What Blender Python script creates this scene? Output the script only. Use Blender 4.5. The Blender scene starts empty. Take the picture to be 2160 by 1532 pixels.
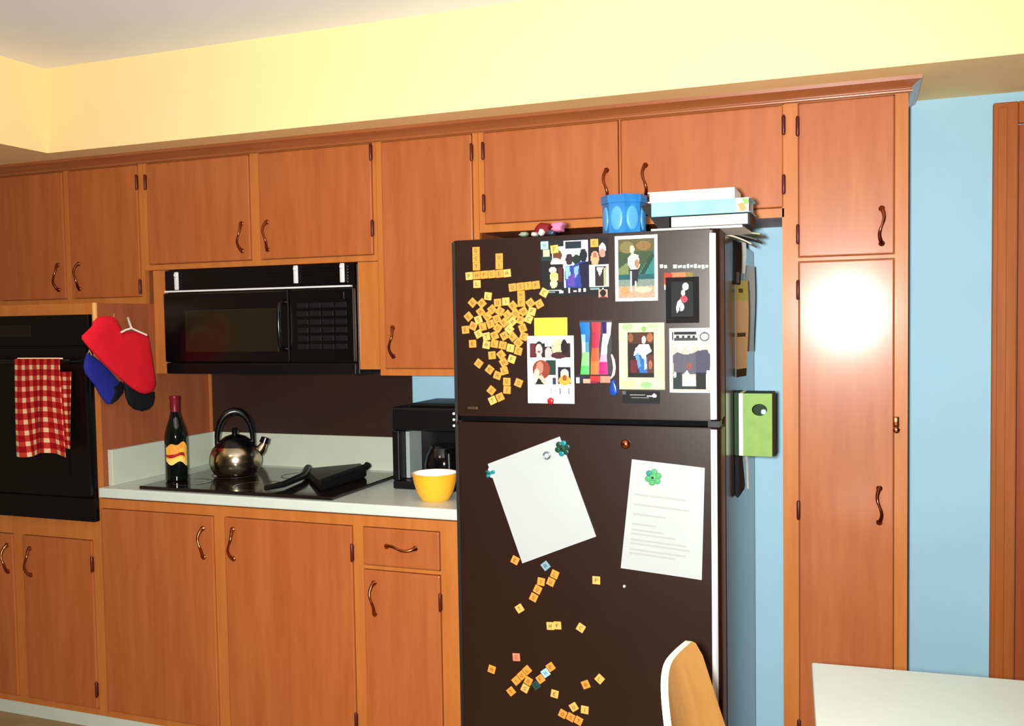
import bpy, bmesh, math, random
from mathutils import Vector, Matrix
random.seed(7)
SC = bpy.context.scene
COL = SC.collection
PI = math.pi
# ------------------------------------------------------------------ camera geometry (metres)
CP = Vector((2.5101, -3.1657, 1.4781)); YAW, PITCH, ROLL, FPX = 0.3565, -0.0452, -0.0163, 1965.0
FW = Vector((-math.sin(YAW)*math.cos(PITCH), math.cos(YAW)*math.cos(PITCH), math.sin(PITCH)))
_rt = Vector((math.cos(YAW), math.sin(YAW), 0)); _up = _rt.cross(FW)
RT = math.cos(ROLL)*_rt + math.sin(ROLL)*_up
UP = -math.sin(ROLL)*_rt + math.cos(ROLL)*_up
def at(u, v, x=None, y=None, z=None):
    """point on the plane x=, y= or z= that stands at a given place of the view (used to read sizes off the photo)"""
    d = FW + (u-1080)/FPX*RT - (v-766)/FPX*UP
    i, val = (0, x) if x is not None else (1, y) if y is not None else (2, z)
    return CP + d*((val-CP[i])/d[i])
# planes of the kitchen
YU = -.3135; YB = -.6154; YC = -.6228; YF = -.879; YS = -.459
ZS, ZCEIL = 2.136, 2.448
ZDT = 2.092; ZCT = .9138; ZFT = 1.694
XL, XR, YR = -.80, 4.6, -6.6
# ------------------------------------------------------------------ materials
def lin(c):
    r = []
    for k in c[:3]:
        k /= 255.
        r.append(k/12.92 if k <= .04045 else ((k+.055)/1.055)**2.4)
    return r
MATS = {}
def M(name, rgb, rough=.5, metal=0, spec=.5, coat=0, var=0, vscale=8, stretch=(1,1,1), rgb2=None, bump=0, trans=0, crough=.05):
    if name in MATS: return MATS[name]
    m = bpy.data.materials.new(name); m.use_nodes = True
    nt = m.node_tree; b = nt.nodes['Principled BSDF']
    c = lin(rgb)+[1]
    b.inputs['Base Color'].default_value = c
    b.inputs['Roughness'].default_value = rough
    b.inputs['Metallic'].default_value = metal
    b.inputs['Specular IOR Level'].default_value = spec
    b.inputs['Coat Weight'].default_value = coat
    b.inputs['Coat Roughness'].default_value = crough
    b.inputs['Transmission Weight'].default_value = trans
    if var or rgb2 or bump:
        tc = nt.nodes.new('ShaderNodeTexCoord'); mp = nt.nodes.new('ShaderNodeMapping')
        mp.inputs['Scale'].default_value = stretch
        nz = nt.nodes.new('ShaderNodeTexNoise'); nz.inputs['Scale'].default_value = vscale
        nz.inputs['Detail'].default_value = 5; nz.inputs['Roughness'].default_value = .6
        nt.links.new(tc.outputs['Object'], mp.inputs['Vector']); nt.links.new(mp.outputs[0], nz.inputs['Vector'])
        if var or rgb2:
            rp = nt.nodes.new('ShaderNodeValToRGB')
            c2 = lin(rgb2)+[1] if rgb2 else [k*(1-var) for k in c[:3]]+[1]
            c1 = c if rgb2 else [min(1, k*(1+var*.6)) for k in c[:3]]+[1]
            rp.color_ramp.elements[0].position = .3; rp.color_ramp.elements[0].color = c2
            rp.color_ramp.elements[1].position = .7; rp.color_ramp.elements[1].color = c1
            nt.links.new(nz.outputs['Fac'], rp.inputs['Fac']); nt.links.new(rp.outputs[0], b.inputs['Base Color'])
        if bump:
            bp = nt.nodes.new('ShaderNodeBump'); bp.inputs['Strength'].default_value = bump; bp.inputs['Distance'].default_value = .002
            nt.links.new(nz.outputs['Fac'], bp.inputs['Height']); nt.links.new(bp.outputs[0], b.inputs['Normal'])
    MATS[name] = m
    return m
def Mcol(name='printed_paper', rough=.45):
    if name in MATS: return MATS[name]
    m = bpy.data.materials.new(name); m.use_nodes = True
    nt = m.node_tree; b = nt.nodes['Principled BSDF']; b.inputs['Roughness'].default_value = .6; b.inputs['Specular IOR Level'].default_value = .2
    a = nt.nodes.new('ShaderNodeAttribute'); a.attribute_name = 'Col'
    mx = nt.nodes.new('ShaderNodeVectorMath'); mx.operation = 'SCALE'; mx.inputs['Scale'].default_value = .84
    nt.links.new(a.outputs['Color'], mx.inputs[0]); nt.links.new(mx.outputs[0], b.inputs['Base Color'])
    MATS[name] = m
    return m
def Mgingham():
    m = bpy.data.materials.new('gingham_cloth'); m.use_nodes = True
    nt = m.node_tree; b = nt.nodes['Principled BSDF']; b.inputs['Roughness'].default_value = .9
    b.inputs['Specular IOR Level'].default_value = .1
    uv = nt.nodes.new('ShaderNodeUVMap'); sp = nt.nodes.new('ShaderNodeSeparateXYZ')
    nt.links.new(uv.outputs[0], sp.inputs[0])
    def stripe(sock, n):
        mu = nt.nodes.new('ShaderNodeMath'); mu.operation = 'MULTIPLY'; mu.inputs[1].default_value = n
        fr = nt.nodes.new('ShaderNodeMath'); fr.operation = 'FRACT'
        gt = nt.nodes.new('ShaderNodeMath'); gt.operation = 'GREATER_THAN'; gt.inputs[1].default_value = .42
        nt.links.new(sock, mu.inputs[0]); nt.links.new(mu.outputs[0], fr.inputs[0]); nt.links.new(fr.outputs[0], gt.inputs[0])
        return gt.outputs[0]
    a, c = stripe(sp.outputs[0], 7), stripe(sp.outputs[1], 9)
    ad = nt.nodes.new('ShaderNodeMath'); ad.operation = 'ADD'; nt.links.new(a, ad.inputs[0]); nt.links.new(c, ad.inputs[1])
    hf = nt.nodes.new('ShaderNodeMath'); hf.operation = 'MULTIPLY'; hf.inputs[1].default_value = .5; nt.links.new(ad.outputs[0], hf.inputs[0])
    rp = nt.nodes.new('ShaderNodeValToRGB'); rp.color_ramp.interpolation = 'CONSTANT'
    e = rp.color_ramp.elements
    e[0].position = 0; e[0].color = lin((255, 225, 185))+[1]
    e[1].position = .3; e[1].color = lin((222, 70, 55))+[1]
    k = e.new(.8); k.color = lin((178, 20, 28))+[1]
    nt.links.new(hf.outputs[0], rp.inputs[0]); nt.links.new(rp.outputs[0], b.inputs['Base Color'])
    return m
WOOD = M('cabinet_door_wood', (170, 97, 50), .44, spec=.26, coat=.30, crough=.20, rgb2=(156, 82, 40), vscale=3, stretch=(9, 9, .8), bump=.04)
FRAME = M('cabinet_frame_wood', (184, 112, 52), .44, spec=.26, coat=.22, crough=.18, rgb2=(170, 98, 44), vscale=3, stretch=(9, 9, .8))
CROWN = M('crown_wood', (158, 92, 52), .34, coat=.6, crough=.22, rgb2=(142, 78, 42), vscale=3, stretch=(.8, 9, 9))
SIDEW = M('side_panel_wood', (150, 84, 50), .5, spec=.3, rgb2=(134, 70, 40), vscale=3, stretch=(9, 9, .8))
DOORW = M('room_door_wood', (158, 80, 34), .5, spec=.2, rgb2=(138, 64, 26), vscale=3, stretch=(12, 12, .7))
CASEW = M('door_casing_wood', (166, 92, 38), .5, spec=.2, rgb2=(150, 78, 30), vscale=3, stretch=(12, 12, .7))
BLUE = M('blue_wall_paint', (153, 195, 217), .6, spec=.2, var=.04, vscale=3)
SOFF = M('cream_soffit_paint', (250, 219, 160), .8, spec=.1, var=.03, vscale=2)
CEIL = M('ceiling_white_paint', (234, 240, 246), .9, spec=.05, var=.03, vscale=2)
WALLO = M('room_wall_paint', (120, 108, 90), .8, spec=.1, var=.03)
FLOOR = M('beige_sheet_floor', (172, 138, 96), .5, rgb2=(150, 116, 78), vscale=14)
WHITEP = M('white_painted_board', (200, 214, 196), .6, var=.05)
COUNT = M('white_laminate', (198, 210, 202), .32, var=.04, vscale=12)
SPLASHL = M('splash_laminate', (184, 192, 174), .45, var=.05, vscale=5)
BROWNP = M('dark_brown_panel', (46, 28, 20), .4, var=.25, vscale=3)
BRASS = M('aged_brass', (150, 84, 48), .22, metal=1)
BRONZE = M('dark_bronze', (86, 30, 22), .4, metal=.4)
BLACK = M('black_enamel', (6, 6, 8), .22, spec=.5)
BLACKM = M('black_plastic', (8, 8, 10), .4, spec=.3)
OVENB = M('black_oven_enamel', (5, 5, 7), .34, spec=.3)
BLKGLASS = M('black_glass', (8, 9, 10), .08, spec=.6)
MWWIN = M('microwave_window_mesh', (30, 26, 14), .2, var=.15, vscale=30)
CHROME = M('chrome', (225, 228, 230), .18, metal=1)
STEEL = M('stainless_steel', (190, 176, 150), .2, metal=1)
ALU = M('brushed_aluminium', (228, 232, 234), .42, metal=.6)
FRIDGE = M('brown_fridge_enamel', (34, 17, 10), .36, spec=.33, var=.1, vscale=5, bump=.06)
FRSIDE = M('brown_fridge_side_enamel', (48, 32, 26), .2, spec=.6)
GASKET = M('black_rubber', (6, 6, 7), .6)
PAPER = M('white_paper', (222, 226, 224), .7, spec=.2)
PRINT = Mcol()
TABLEM = M('pale_table_laminate', (190, 201, 190), .4, var=.03, vscale=3)
PLY = M('blond_bent_plywood', (204, 150, 84), .45, rgb2=(190, 134, 70), vscale=2, stretch=(10, 10, 1))
PLYE = M('pale_plywood_edge', (250, 236, 205), .5)
LEGM = M('grey_tube_steel', (120, 120, 122), .3, metal=.8)
# ------------------------------------------------------------------ mesh helpers
def box(bm, x0, x1, y0, y1, z0, z1, bev=0, seg=2):
    r = bmesh.ops.create_cube(bm, size=1, matrix=Matrix.Translation(((x0+x1)/2, (y0+y1)/2, (z0+z1)/2)) @ Matrix.Diagonal((abs(x1-x0), abs(y1-y0), abs(z1-z0), 1)))
    if bev:
        es = set()
        for v in r['verts']: es.update(v.link_edges)
        bmesh.ops.bevel(bm, geom=list(es), offset=bev, segments=seg, affect='EDGES', profile=.5)
def B(*a, **k):
    bm = bmesh.new(); box(bm, *a, **k); return bm
def lathe(bm, prof, c, n=32, axis='z', caps=(True, True)):
    rings = []
    for r, h in prof:
        ring = []
        for i in range(n):
            a = 2*PI*i/n
            p = (r*math.cos(a), r*math.sin(a), h)
            if axis == 'y': p = (p[0], p[2], p[1])
            if axis == 'x': p = (p[2], p[0], p[1])
            ring.append(bm.verts.new(Vector(c)+Vector(p)))
        rings.append(ring)
    for a, b in zip(rings, rings[1:]):
        for i in range(n):
            j = (i+1) % n
            bm.faces.new((a[i], a[j], b[j], b[i]))
    for ring in [q for q, on in zip((rings[0], rings[-1]), caps) if on]:
        try: bm.faces.new(ring)
        except Exception: pass
def tube(bm, pts, rad, n=10):
    pts = [Vector(p) for p in pts]
    rads = rad if isinstance(rad, (list, tuple)) else [rad]*len(pts)
    rings = []; ref = None
    for i, p in enumerate(pts):
        t = (pts[min(i+1, len(pts)-1)]-pts[max(i-1, 0)]).normalized()
        if ref is None: ref = Vector((0, 0, 1)) if abs(t.z) < .9 else Vector((1, 0, 0))
        s = t.cross(ref).normalized(); q = s.cross(t).normalized(); ref = q
        rings.append([bm.verts.new(p+rads[i]*(math.cos(2*PI*k/n)*s+math.sin(2*PI*k/n)*q)) for k in range(n)])
    for a, b in zip(rings, rings[1:]):
        for i in range(n):
            j = (i+1) % n; bm.faces.new((a[i], a[j], b[j], b[i]))
    bm.faces.new(rings[0]); bm.faces.new(rings[-1])
def prism(bm, poly, fa, fb):
    """poly 2-D; fa/fb map (a,b)->3-D for the two caps"""
    A = [bm.verts.new(fa(*p)) for p in poly]; Bv = [bm.verts.new(fb(*p)) for p in poly]
    n = len(poly); bm.faces.new(A); bm.faces.new(Bv)
    for i in range(n):
        j = (i+1) % n; bm.faces.new((A[i], A[j], Bv[j], Bv[i]))
def pillow(bm, poly, plane, thick, both=True):
    """puffy shape: poly in 2-D, plane(a,b,h) -> 3-D"""
    cx = sum(p[0] for p in poly)/len(poly); cy = sum(p[1] for p in poly)/len(poly)
    prof = [(1, 0), (.985, .3), (.94, .6), (.84, .85), (.65, 1), (.35, 1.05)]
    outer = None
    for sgn in ((1, -1) if both else (1,)):
        prev = outer or [bm.verts.new(plane(a, b, 0)) for a, b in poly]
        if outer is None: outer = prev
        for s, h in prof[1:]:
            ring = [bm.verts.new(plane(cx+(a-cx)*s, cy+(b-cy)*s, sgn*h*thick)) for a, b in poly]
            for i in range(len(poly)):
                j = (i+1) % len(poly); bm.faces.new((prev[i], prev[j], ring[j], ring[i]))
            prev = ring
        bm.faces.new(prev)
def wloc(o):
    l = Vector((0, 0, 0))
    while o is not None: l += o.location; o = o.parent
    return l
def obj(name, bm, mat, parent=None, origin=None, smooth=False, label=None):
    """one mesh object from world-space geometry; origin is set to its base for top-level meshes"""
    bmesh.ops.recalc_face_normals(bm, faces=bm.faces)
    if parent is not None: org = wloc(parent)
    elif origin is not None: org = Vector(origin)
    else:
        xs = [v.co.x for v in bm.verts]; ys = [v.co.y for v in bm.verts]; zs = [v.co.z for v in bm.verts]
        org = Vector(((min(xs)+max(xs))/2, (min(ys)+max(ys))/2, min(zs)))
    for v in bm.verts: v.co -= org
    me = bpy.data.meshes.new(name); bm.to_mesh(me); bm.free()
    for m in (mat if isinstance(mat, (list, tuple)) else [mat]): me.materials.append(m)
    if smooth:
        for p in me.polygons: p.use_smooth = True
        try: me.set_sharp_from_angle(angle=math.radians(40))
        except Exception: pass
    o = bpy.data.objects.new(name, me); COL.objects.link(o)
    if parent is not None: o.parent = parent
    else: o.location = org
    if label: o['label'] = label
    return o
def tag(o, label, cat, group=None, kind=None):
    o['label'] = label; o['category'] = cat
    if group: o['group'] = group
    if kind: o['kind'] = kind
    return o
def thing(name, label, cat, loc, group=None):
    o = bpy.data.objects.new(name, None); COL.objects.link(o); o.location = loc; o.empty_display_size = .05
    return tag(o, label, cat, group)
def struct(name, bm, mat, label, cat):
    o = obj(name, bm, mat); o['kind'] = 'structure'; o['label'] = label; o['category'] = cat
    return o
# ------------------------------------------------------------------ room shell
struct('wall_back', B(XL-.1, XR+.1, 0, .1, 0, ZCEIL), BLUE, 'light blue painted wall behind the cabinets and fridge', 'wall')
struct('wall_left', B(XL-.1, XL, YR, 0, 0, ZCEIL), WALLO, 'side wall at the oven end of the kitchen', 'wall')
struct('wall_right', B(XR, XR+.1, YR, 0, 0, ZCEIL), WALLO, 'side wall beyond the brown door', 'wall')
struct('wall_front', B(XL-.1, XR+.1, YR-.1, YR, 0, ZCEIL), WALLO, 'wall behind the camera facing the cabinets', 'wall')
struct('floor', B(XL-.1, XR+.1, YR-.1, .1, -.08, 0), FLOOR, 'beige sheet floor in front of the base cabinets', 'floor')
struct('ceiling', B(XL-.1, XR+.1, YR-.1, .1, ZCEIL, ZCEIL+.08), CEIL, 'greyish white ceiling above the yellow soffit', 'ceiling')
bm = bmesh.new(); box(bm, XL, XR, YS, 0, ZS, ZCEIL); box(bm, XL, -.345, YR, YS, ZS, ZCEIL)
struct('trim_1', bm, SOFF, 'pale yellow boxed soffit running above the cabinets and turning at the left', 'soffit')
# crown moulding along the top of the cabinets
bm = bmesh.new()
pr = [(0, 2.0955)]+[(.005+.0055*math.sin(PI*k/9), 2.1010-.0055*math.cos(PI*k/9)) for k in range(10)]+[(.0055, 2.108), (.011, 2.112), (.017, 2.118), (.026, 2.122), (.033, 2.1255), (.034, ZS), (0, ZS)]
cp = [(YU-a, b) for a, b in pr]
prism(bm, cp, lambda a, b: (XL, a, b), lambda a, b: (2.641+(YU-a)*1.0, a, b))
cr = pr
prism(bm, cr, lambda a, b: (2.641+a, YU-a, b), lambda a, b: (2.641+a, 0, b))
tr2 = struct('trim_2', bm, CROWN, 'brown wooden crown moulding between the cabinets and the yellow soffit', 'moulding')
struct('baseboard_back', B(XL, 1.46, -.54, -.52, 0, .09), WHITEP, 'pale green-white toe kick strip under the base cabinets', 'toe kick')
for q in tr2.data.polygons: q.use_smooth = True
tr2.data.set_sharp_from_angle(angle=math.radians(35))
# brown door at the right
d1 = bpy.data.objects.new('door_1', None); COL.objects.link(d1); d1.location = (3.33, 0, 0)
tag(d1, 'brown wooden door with a plain casing in the blue wall at the right edge', 'door', kind='structure')
bm = bmesh.new()
for x0, x1 in ((2.888, 2.955), (3.72, 3.787)):
    box(bm, x0, x1, -.022, 0, 0, 2.105, bev=.004); box(bm, x0+.012, x1-.03, -.027, -.022, 0, 2.09, bev=.002)
box(bm, 2.955, 3.72, -.022, 0, 2.04, 2.105, bev=.004)
obj('casing', bm, CASEW, d1)
bm = B(2.958, 3.717, -.012, 0, .01, 2.037); obj('door_leaf', bm, DOORW, d1)
bm = bmesh.new(); lathe(bm, [(.012, -.06), (.03, -.055), (.032, -.04), (.012, -.03), (.012, -.012)], (3.66, 0, .96), 20, 'y'); obj('door_knob', bm, BRASS, d1, smooth=True)
# brown splash panel behind the cooktop and its corner strip
sp = thing('splash_panel', 'dark brown panel on the wall between microwave and white backsplash', 'panel', (.47, -.003, 1.04))
obj('panel', B(.012, .928, -.006, 0, 1.0426, 1.40), BROWNP, sp)
obj('corner_strip', B(.0, .012, -.012, 0, 1.0426, 1.40), FRAME, sp, label='light wooden strip at the left corner')
# ------------------------------------------------------------------ cabinets
def frame_bm(x0, x1, z0, z1, yf, yb, holes):
    xs = sorted({x0, x1, *[h[0] for h in holes], *[h[1] for h in holes]}); zs = sorted({z0, z1, *[h[2] for h in holes], *[h[3] for h in holes]})
    bm = bmesh.new()
    for i in range(len(xs)-1):
        run = None
        for j in range(len(zs)-1):
            mx, mz = (xs[i]+xs[i+1])/2, (zs[j]+zs[j+1])/2
            inside = any(h[0] < mx < h[1] and h[2] < mz < h[3] for h in holes)
            if not inside:
                if run is None: run = [zs[j], zs[j+1]]
                else: run[1] = zs[j+1]
            if inside or j == len(zs)-2:
                if run: box(bm, xs[i], xs[i+1], yf, yb, run[0], run[1])
                run = None
    return bm
GAP = .0022
def handle_bm(c, length=.098, horiz=False, s=1):
    """S-shaped pull with round feet at both ends"""
    bm = bmesh.new(); pts = []; rad = []
    N = 18
    for i in range(N+1):
        t = i/N; a = (t-.5)*length
        out = .004+.022*math.sin(PI*t)**.7
        lat = s*.006*math.sin(2*PI*t)
        pts.append((a, lat, out)); rad.append(.0045+.0022*abs(2*t-1)**3-.001*math.exp(-((t-.5)/.08)**2))
    def w(p):
        return Vector((c[0]+(p[0] if horiz else p[1]), c[1]-p[2], c[2]+(p[1] if horiz else p[0])))
    tube(bm, [w(p) for p in pts], rad, 10)
    for sg in (-1, 1):
        e = w((sg*length*.5, 0, 0)); lathe(bm, [(.0085, 0), (.0085, -.004), (.005, -.007)], (e.x, c[1], e.z), 14, 'y')
    return bm
def hinge_bm(c, h=.058):
    bm = bmesh.new(); lathe(bm, [(.003, -h/2), (.005, -h/2+.004), (.005, h/2-.004), (.003, h/2)], (c[0], c[1]-.004, c[2]), 10)
    box(bm, c[0]-.006, c[0]+.006, c[1]-.002, c[1], c[2]-h*.42, c[2]+h*.42)
    return bm
def cabinet(label, x0, x1, z0, z1, yf, yb, doors, name='wall_cabinet', group=None, zb=None, extra=None):
    """doors: dict(x0,x1,z0,z1, handle=(x,z,horiz), hinges=[(x,z)], kind)"""
    root = thing(name, label, 'cabinet', ((x0+x1)/2, (yf+yb)/2, z0), group)
    holes = [(d['x'][0]-GAP, d['x'][1]+GAP, d['z'][0]-GAP, d['z'][1]+GAP) for d in doors]
    bb = B(x0+.001, x1-.001, yf+.021, yb, z0 if zb is None else zb, z1)
    obj('carcass', bb, SIDEW, root)
    fb = frame_bm(x0+.0005, x1-.0005, z0, z1, yf, yf+.02, holes)
    if extra: extra(fb)
    obj('face_frame', fb, FRAME, root)
    for d in doors:
        dm = B(d['x'][0], d['x'][1], yf-.007, yf+.012, d['z'][0], d['z'][1], bev=.004)
        do = obj(d.get('kind', 'door'), dm, WOOD, root)
        if d.get('handle'):
            hx, hz = d['handle'][:2]; hor = len(d['handle']) > 2 and d['handle'][2]
            obj('handle', handle_bm((hx, yf-.007, hz), horiz=hor, s=d.get('s', 1)), BRASS, do, smooth=True)
        for hx, hz in d.get('hinges', ()):
            obj('hinge', hinge_bm((hx, yf-.007, hz)), BRONZE, do, smooth=True)
    return root
def xu(u, v, y=YU): return at(u, v, y=y).x
def zu(u, v, y=YU): return at(u, v, y=y).z
def hp(u, v, y=YU):
    p = at(u, v, y=y-.02); return (p.x, p.z)
ZB1, ZB2 = 1.594, 1.714
xA = xu(304, 500); xC = xu(795, 450); xD = xu(1010, 380); xP = 2.2995; xPR = 2.641
# over the oven
xa1, xa2, xa3 = xu(137, 500), xu(150, 500), xu(295, 500)
cabinet('two door brown wooden wall cabinet at the far left above the oven', XL+.002, xA, 1.566, 2.118, YU, -.002, [
    dict(x=(-.785, xa1), z=(ZB1, ZDT), handle=hp(118, 585), s=-1),
    dict(x=(xa2, xa3), z=(ZB1, ZDT), handle=hp(162, 583), hinges=[(xa3+.002, zu(297, 385)), (xa3+.002, zu(299, 605))])])
# over the microwave, with filler strips down both sides of it
xb = [xu(313, 450), xu(528, 440), xu(549, 440), xu(786, 430)]
def fillers(bm):
    box(bm, 0.0, xu(343, 690, -.338), YU, YU+.02, 1.300, 1.69); box(bm, xu(750, 680, -.338), xC-.0005, YU, YU+.02, 1.318, 1.69)
cabinet('two door brown wooden wall cabinet directly above the black microwave', xA, xC, 1.692, 2.118, YU, -.002, [
    dict(x=(xb[0], xb[1]), z=(ZB2, ZDT), handle=hp(506, 500), s=-1, hinges=[(xb[0]-.002, zu(313, 385))]),
    dict(x=(xb[2], xb[3]), z=(ZB2, ZDT), handle=hp(560, 497), hinges=[(xb[3]+.002, zu(787, 322)), (xb[3]+.002, zu(788, 482))])], extra=fillers)
# tall single door next to the fridge
xc = [xu(809, 500), xu(997, 400)]
cabinet('tall single door brown wall cabinet between the microwave and the fridge', xC, xD, 1.297, 2.118, YU, -.002, [
    dict(x=(xc[0], xc[1]), z=(1.322, ZDT), handle=hp(826, 722), s=-1, hinges=[(xc[1]+.002, zu(998, 322)), (xc[1]+.002, 1.42)])])
# above the fridge
xd = [xu(1023, 380), xu(1305, 350), xu(1311, 350), xu(1652, 330)]
cabinet('wide two door brown wall cabinet above the fridge', xD, xP, 1.769, 2.118, YU, -.002, [
    dict(x=(xd[0], xd[1]), z=(1.797, ZDT), handle=hp(1278, 392), hinges=[(xd[0]-.002, zu(1016, 320)), (xd[0]-.002, zu(1018, 430))]),
    dict(x=(xd[2], xd[3]), z=(1.797, ZDT), handle=hp(1360, 382), hinges=[(xd[3]+.002, zu(1655, 265)), (xd[3]+.002, zu(1656, 390))])])
# pantry
xp = [xu(1685, 500), xu(1886, 500)]
pan = cabinet('tall brown pantry cabinet with a shiny lower door right of the fridge', xP, xPR, 0.0, 2.118, YU, -.002, [
    dict(x=(xp[0], xp[1]), z=(1.650, ZDT), handle=hp(1860, 476), s=-1, hinges=[(xp[0]-.002, zu(1680, 268)), (xp[0]-.002, zu(1681, 495))]),
    dict(x=(xp[0], xp[1]), z=(.10, 1.636), handle=hp(1855, 1068), hinges=[(xp[0]-.002, zu(1682, 612)), (xp[0]-.002, zu(1681, 1075)), (xp[0]-.002, .25)])], name='pantry_cabinet')
p = at(1890, 898, y=YU)
bm = bmesh.new(); box(bm, p.x-.008, p.x+.008, YU-.014, YU, p.z-.004, p.z+.026, bev=.003); lathe(bm, [(.004, -.03), (.009, -.028), (.009, -.02), (.004, -.016), (.004, 0)], (p.x, YU, p.z-.01), 14, 'y')
obj('latch', bm, BRASS, pan, smooth=True, label='small brass latch on the right stile')
# oven cabinet (deep) with two doors below
xo = [xu(33, 1250, YB), xu(54, 1250, YB), xu(200, 1250, YB)]
oc = cabinet('deep brown oven cabinet at the left end, holding the black wall oven', XL+.002, 0.0, .09, 1.5645, YB, -.002, [
    dict(x=(-.785, xo[0]), z=(.115, .722), handle=hp(10, 1180, YB)),
    dict(x=(xo[1], xo[2]), z=(.115, .722), handle=hp(58, 1187, YB), s=-1, hinges=[(xo[2]+.002, zu(207, 1190, YB)), (xo[2]+.002, zu(221, 1455, YB))])], name='oven_cabinet')
# base cabinet under the counter
xq = [xu(223, 1300, YB), xu(457, 1300, YB), xu(481, 1300, YB), xu(748, 1300, YB), xu(768, 1160, YB), xu(928, 1160, YB)]
cabinet('long brown base cabinet with doors and one drawer under the white counter', .001, 1.465, .09, .8755, YB, -.002, [
    dict(x=(xq[0], xq[1]), z=(.115, .840), handle=hp(424, 1147, YB)),
    dict(x=(xq[2], xq[3]), z=(.115, .840), handle=hp(487, 1150, YB), s=-1, hinges=[(xq[3]+.002, zu(748, 1165, YB)), (xq[3]+.002, zu(756, 1520, YB))]),
    dict(x=(xq[4], xq[5]), z=(.722, .840), handle=hp(842, 1157, YB)+(True,), kind='drawer'),
    dict(x=(xq[4], xq[5]), z=(.115, .706), handle=hp(786, 1265, YB), hinges=[(xq[5]+.002, zu(937, 1270, YB))])], name='base_cabinet')
# ------------------------------------------------------------------ counter
ct = thing('countertop', 'white laminate counter between the oven cabinet and the fridge', 'countertop', (.73, -.3, .876))
obj('worktop', B(.001, 1.466, YC, -.001, .8795, ZCT, bev=.004), COUNT, ct)
bm = bmesh.new(); box(bm, .0225, 1.03, -.0195, -.0005, ZCT, 1.0425); box(bm, .001, .0225, -.575, -.0005, ZCT, 1.0425, bev=.002)
tag(obj('backsplash', bm, SPLASHL), 'pale laminate upstand along the wall behind the counter and beside the oven cabinet', 'backsplash')
# ------------------------------------------------------------------ wall oven and towel
ov = thing('wall_oven', 'black built-in wall oven at the left with a checked towel on it', 'oven', (-.36, YB, .795))
ox0, ox1 = -.705, -.006; yo = YB-.0008
obj('oven_body', B(ox0, ox1, yo-.016, yo, .795, 1.525), OVENB, ov)
obj('control_panel', B(ox0, ox1, yo-.022, yo, 1.415, 1.525, bev=.003), OVENB, ov)
dr = obj('oven_door', B(ox0+.004, ox1-.004, yo-.034, yo, .885, 1.408, bev=.005), OVENB, ov)
obj('door_glass', B(ox0+.09, ox1-.09, yo-.036, yo-.033, .96, 1.30), M('smoked_oven_glass', (4, 4, 5), .25, spec=.3), dr)
bm = bmesh.new(); hz = 1.362
tube(bm, [(ox0+.05, yo-.030, hz-.0), (ox0+.05, yo-.060, hz), (ox0+.08, yo-.068, hz), (ox1-.08, yo-.068, hz), (ox1-.05, yo-.060, hz), (ox1-.05, yo-.030, hz)], .009, 12)
obj('handle', bm, BLACK, dr, smooth=True)
obj('lower_trim', B(ox0-.003, ox1+.004, yo-.026, yo, .795, .878, bev=.003), OVENB, ov)
bm = bmesh.new(); box(bm, -.45, -.27, yo-.0225, yo-.0215, 1.45, 1.492); obj('clock_display', bm, BLKGLASS, ov)
# towel, folded over the handle
def cloth(u0, u1, lean, z0, z1, y0, nx=40, nz=30, seed=0, back=False):
    bm = bmesh.new(); uvl = bm.loops.layers.uv.new('UVMap'); g = []
    for j in range(nz+1):
        t = j/nz; row = []
        for i in range(nx+1):
            s = i/nx
            x = u0+(u1-u0)*s+lean*t+.006*math.sin(s*9+seed)*t*t
            y = y0-(.010*math.sin(s*11+seed+t*1.2)*t+.004*math.sin(s*23+2*seed)*t)-.004*math.sin(t*PI)
            z = z1+(z0-z1)*t-.010*t*math.sin(s*6.3+.7+seed)
            row.append(bm.verts.new((x, y, z)))
        g.append(row)
    for j in range(nz):
        for i in range(nx):
            f = bm.faces.new((g[j][i], g[j][i+1], g[j+1][i+1], g[j+1][i]))
            for l, (a, b) in zip(f.loops, ((i, j), (i+1, j), (i+1, j+1), (i, j+1))): l[uv if False else uvl].uv = (a/nx*(u1-u0)/.235, 1-b/nz)
    bmesh.ops.solidify(bm, geom=bm.faces[:], thickness=.003)
    return bm
GING = Mgingham()
yh = yo-.068
ta, tb = at(32, 768, y=yh-.012), at(140, 765, y=yh-.012); tc, td = at(40, 958, y=yh-.014), at(146, 950, y=yh-.014)
tw = thing('dish_towel', 'red and white gingham dish towel hanging on the oven handle', 'towel', ((ta.x+tb.x)/2, yh, tc.z))
lean = ((tc.x-ta.x)+(td.x-tb.x))/2
obj('front_fold', cloth(ta.x, tb.x-.028, lean, tc.z, hz+.011, yh-.0135), GING, tw, smooth=True)
obj('rear_fold', cloth(ta.x+.04, tb.x+.012, lean, td.z+.012, hz-.035, yh-.0035+.0, seed=1.7), GING, tw, smooth=True)
bm = bmesh.new(); tube(bm, [(ta.x, yh-.0135, hz+.009), (ta.x, yh, hz+.0135), (tb.x-.03, yh, hz+.0135)][:0] or [(ta.x, yh, hz+.0115), (tb.x-.03, yh, hz+.0115)], .0025, 8)
obj('top_fold', bm, GING, tw)
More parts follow.
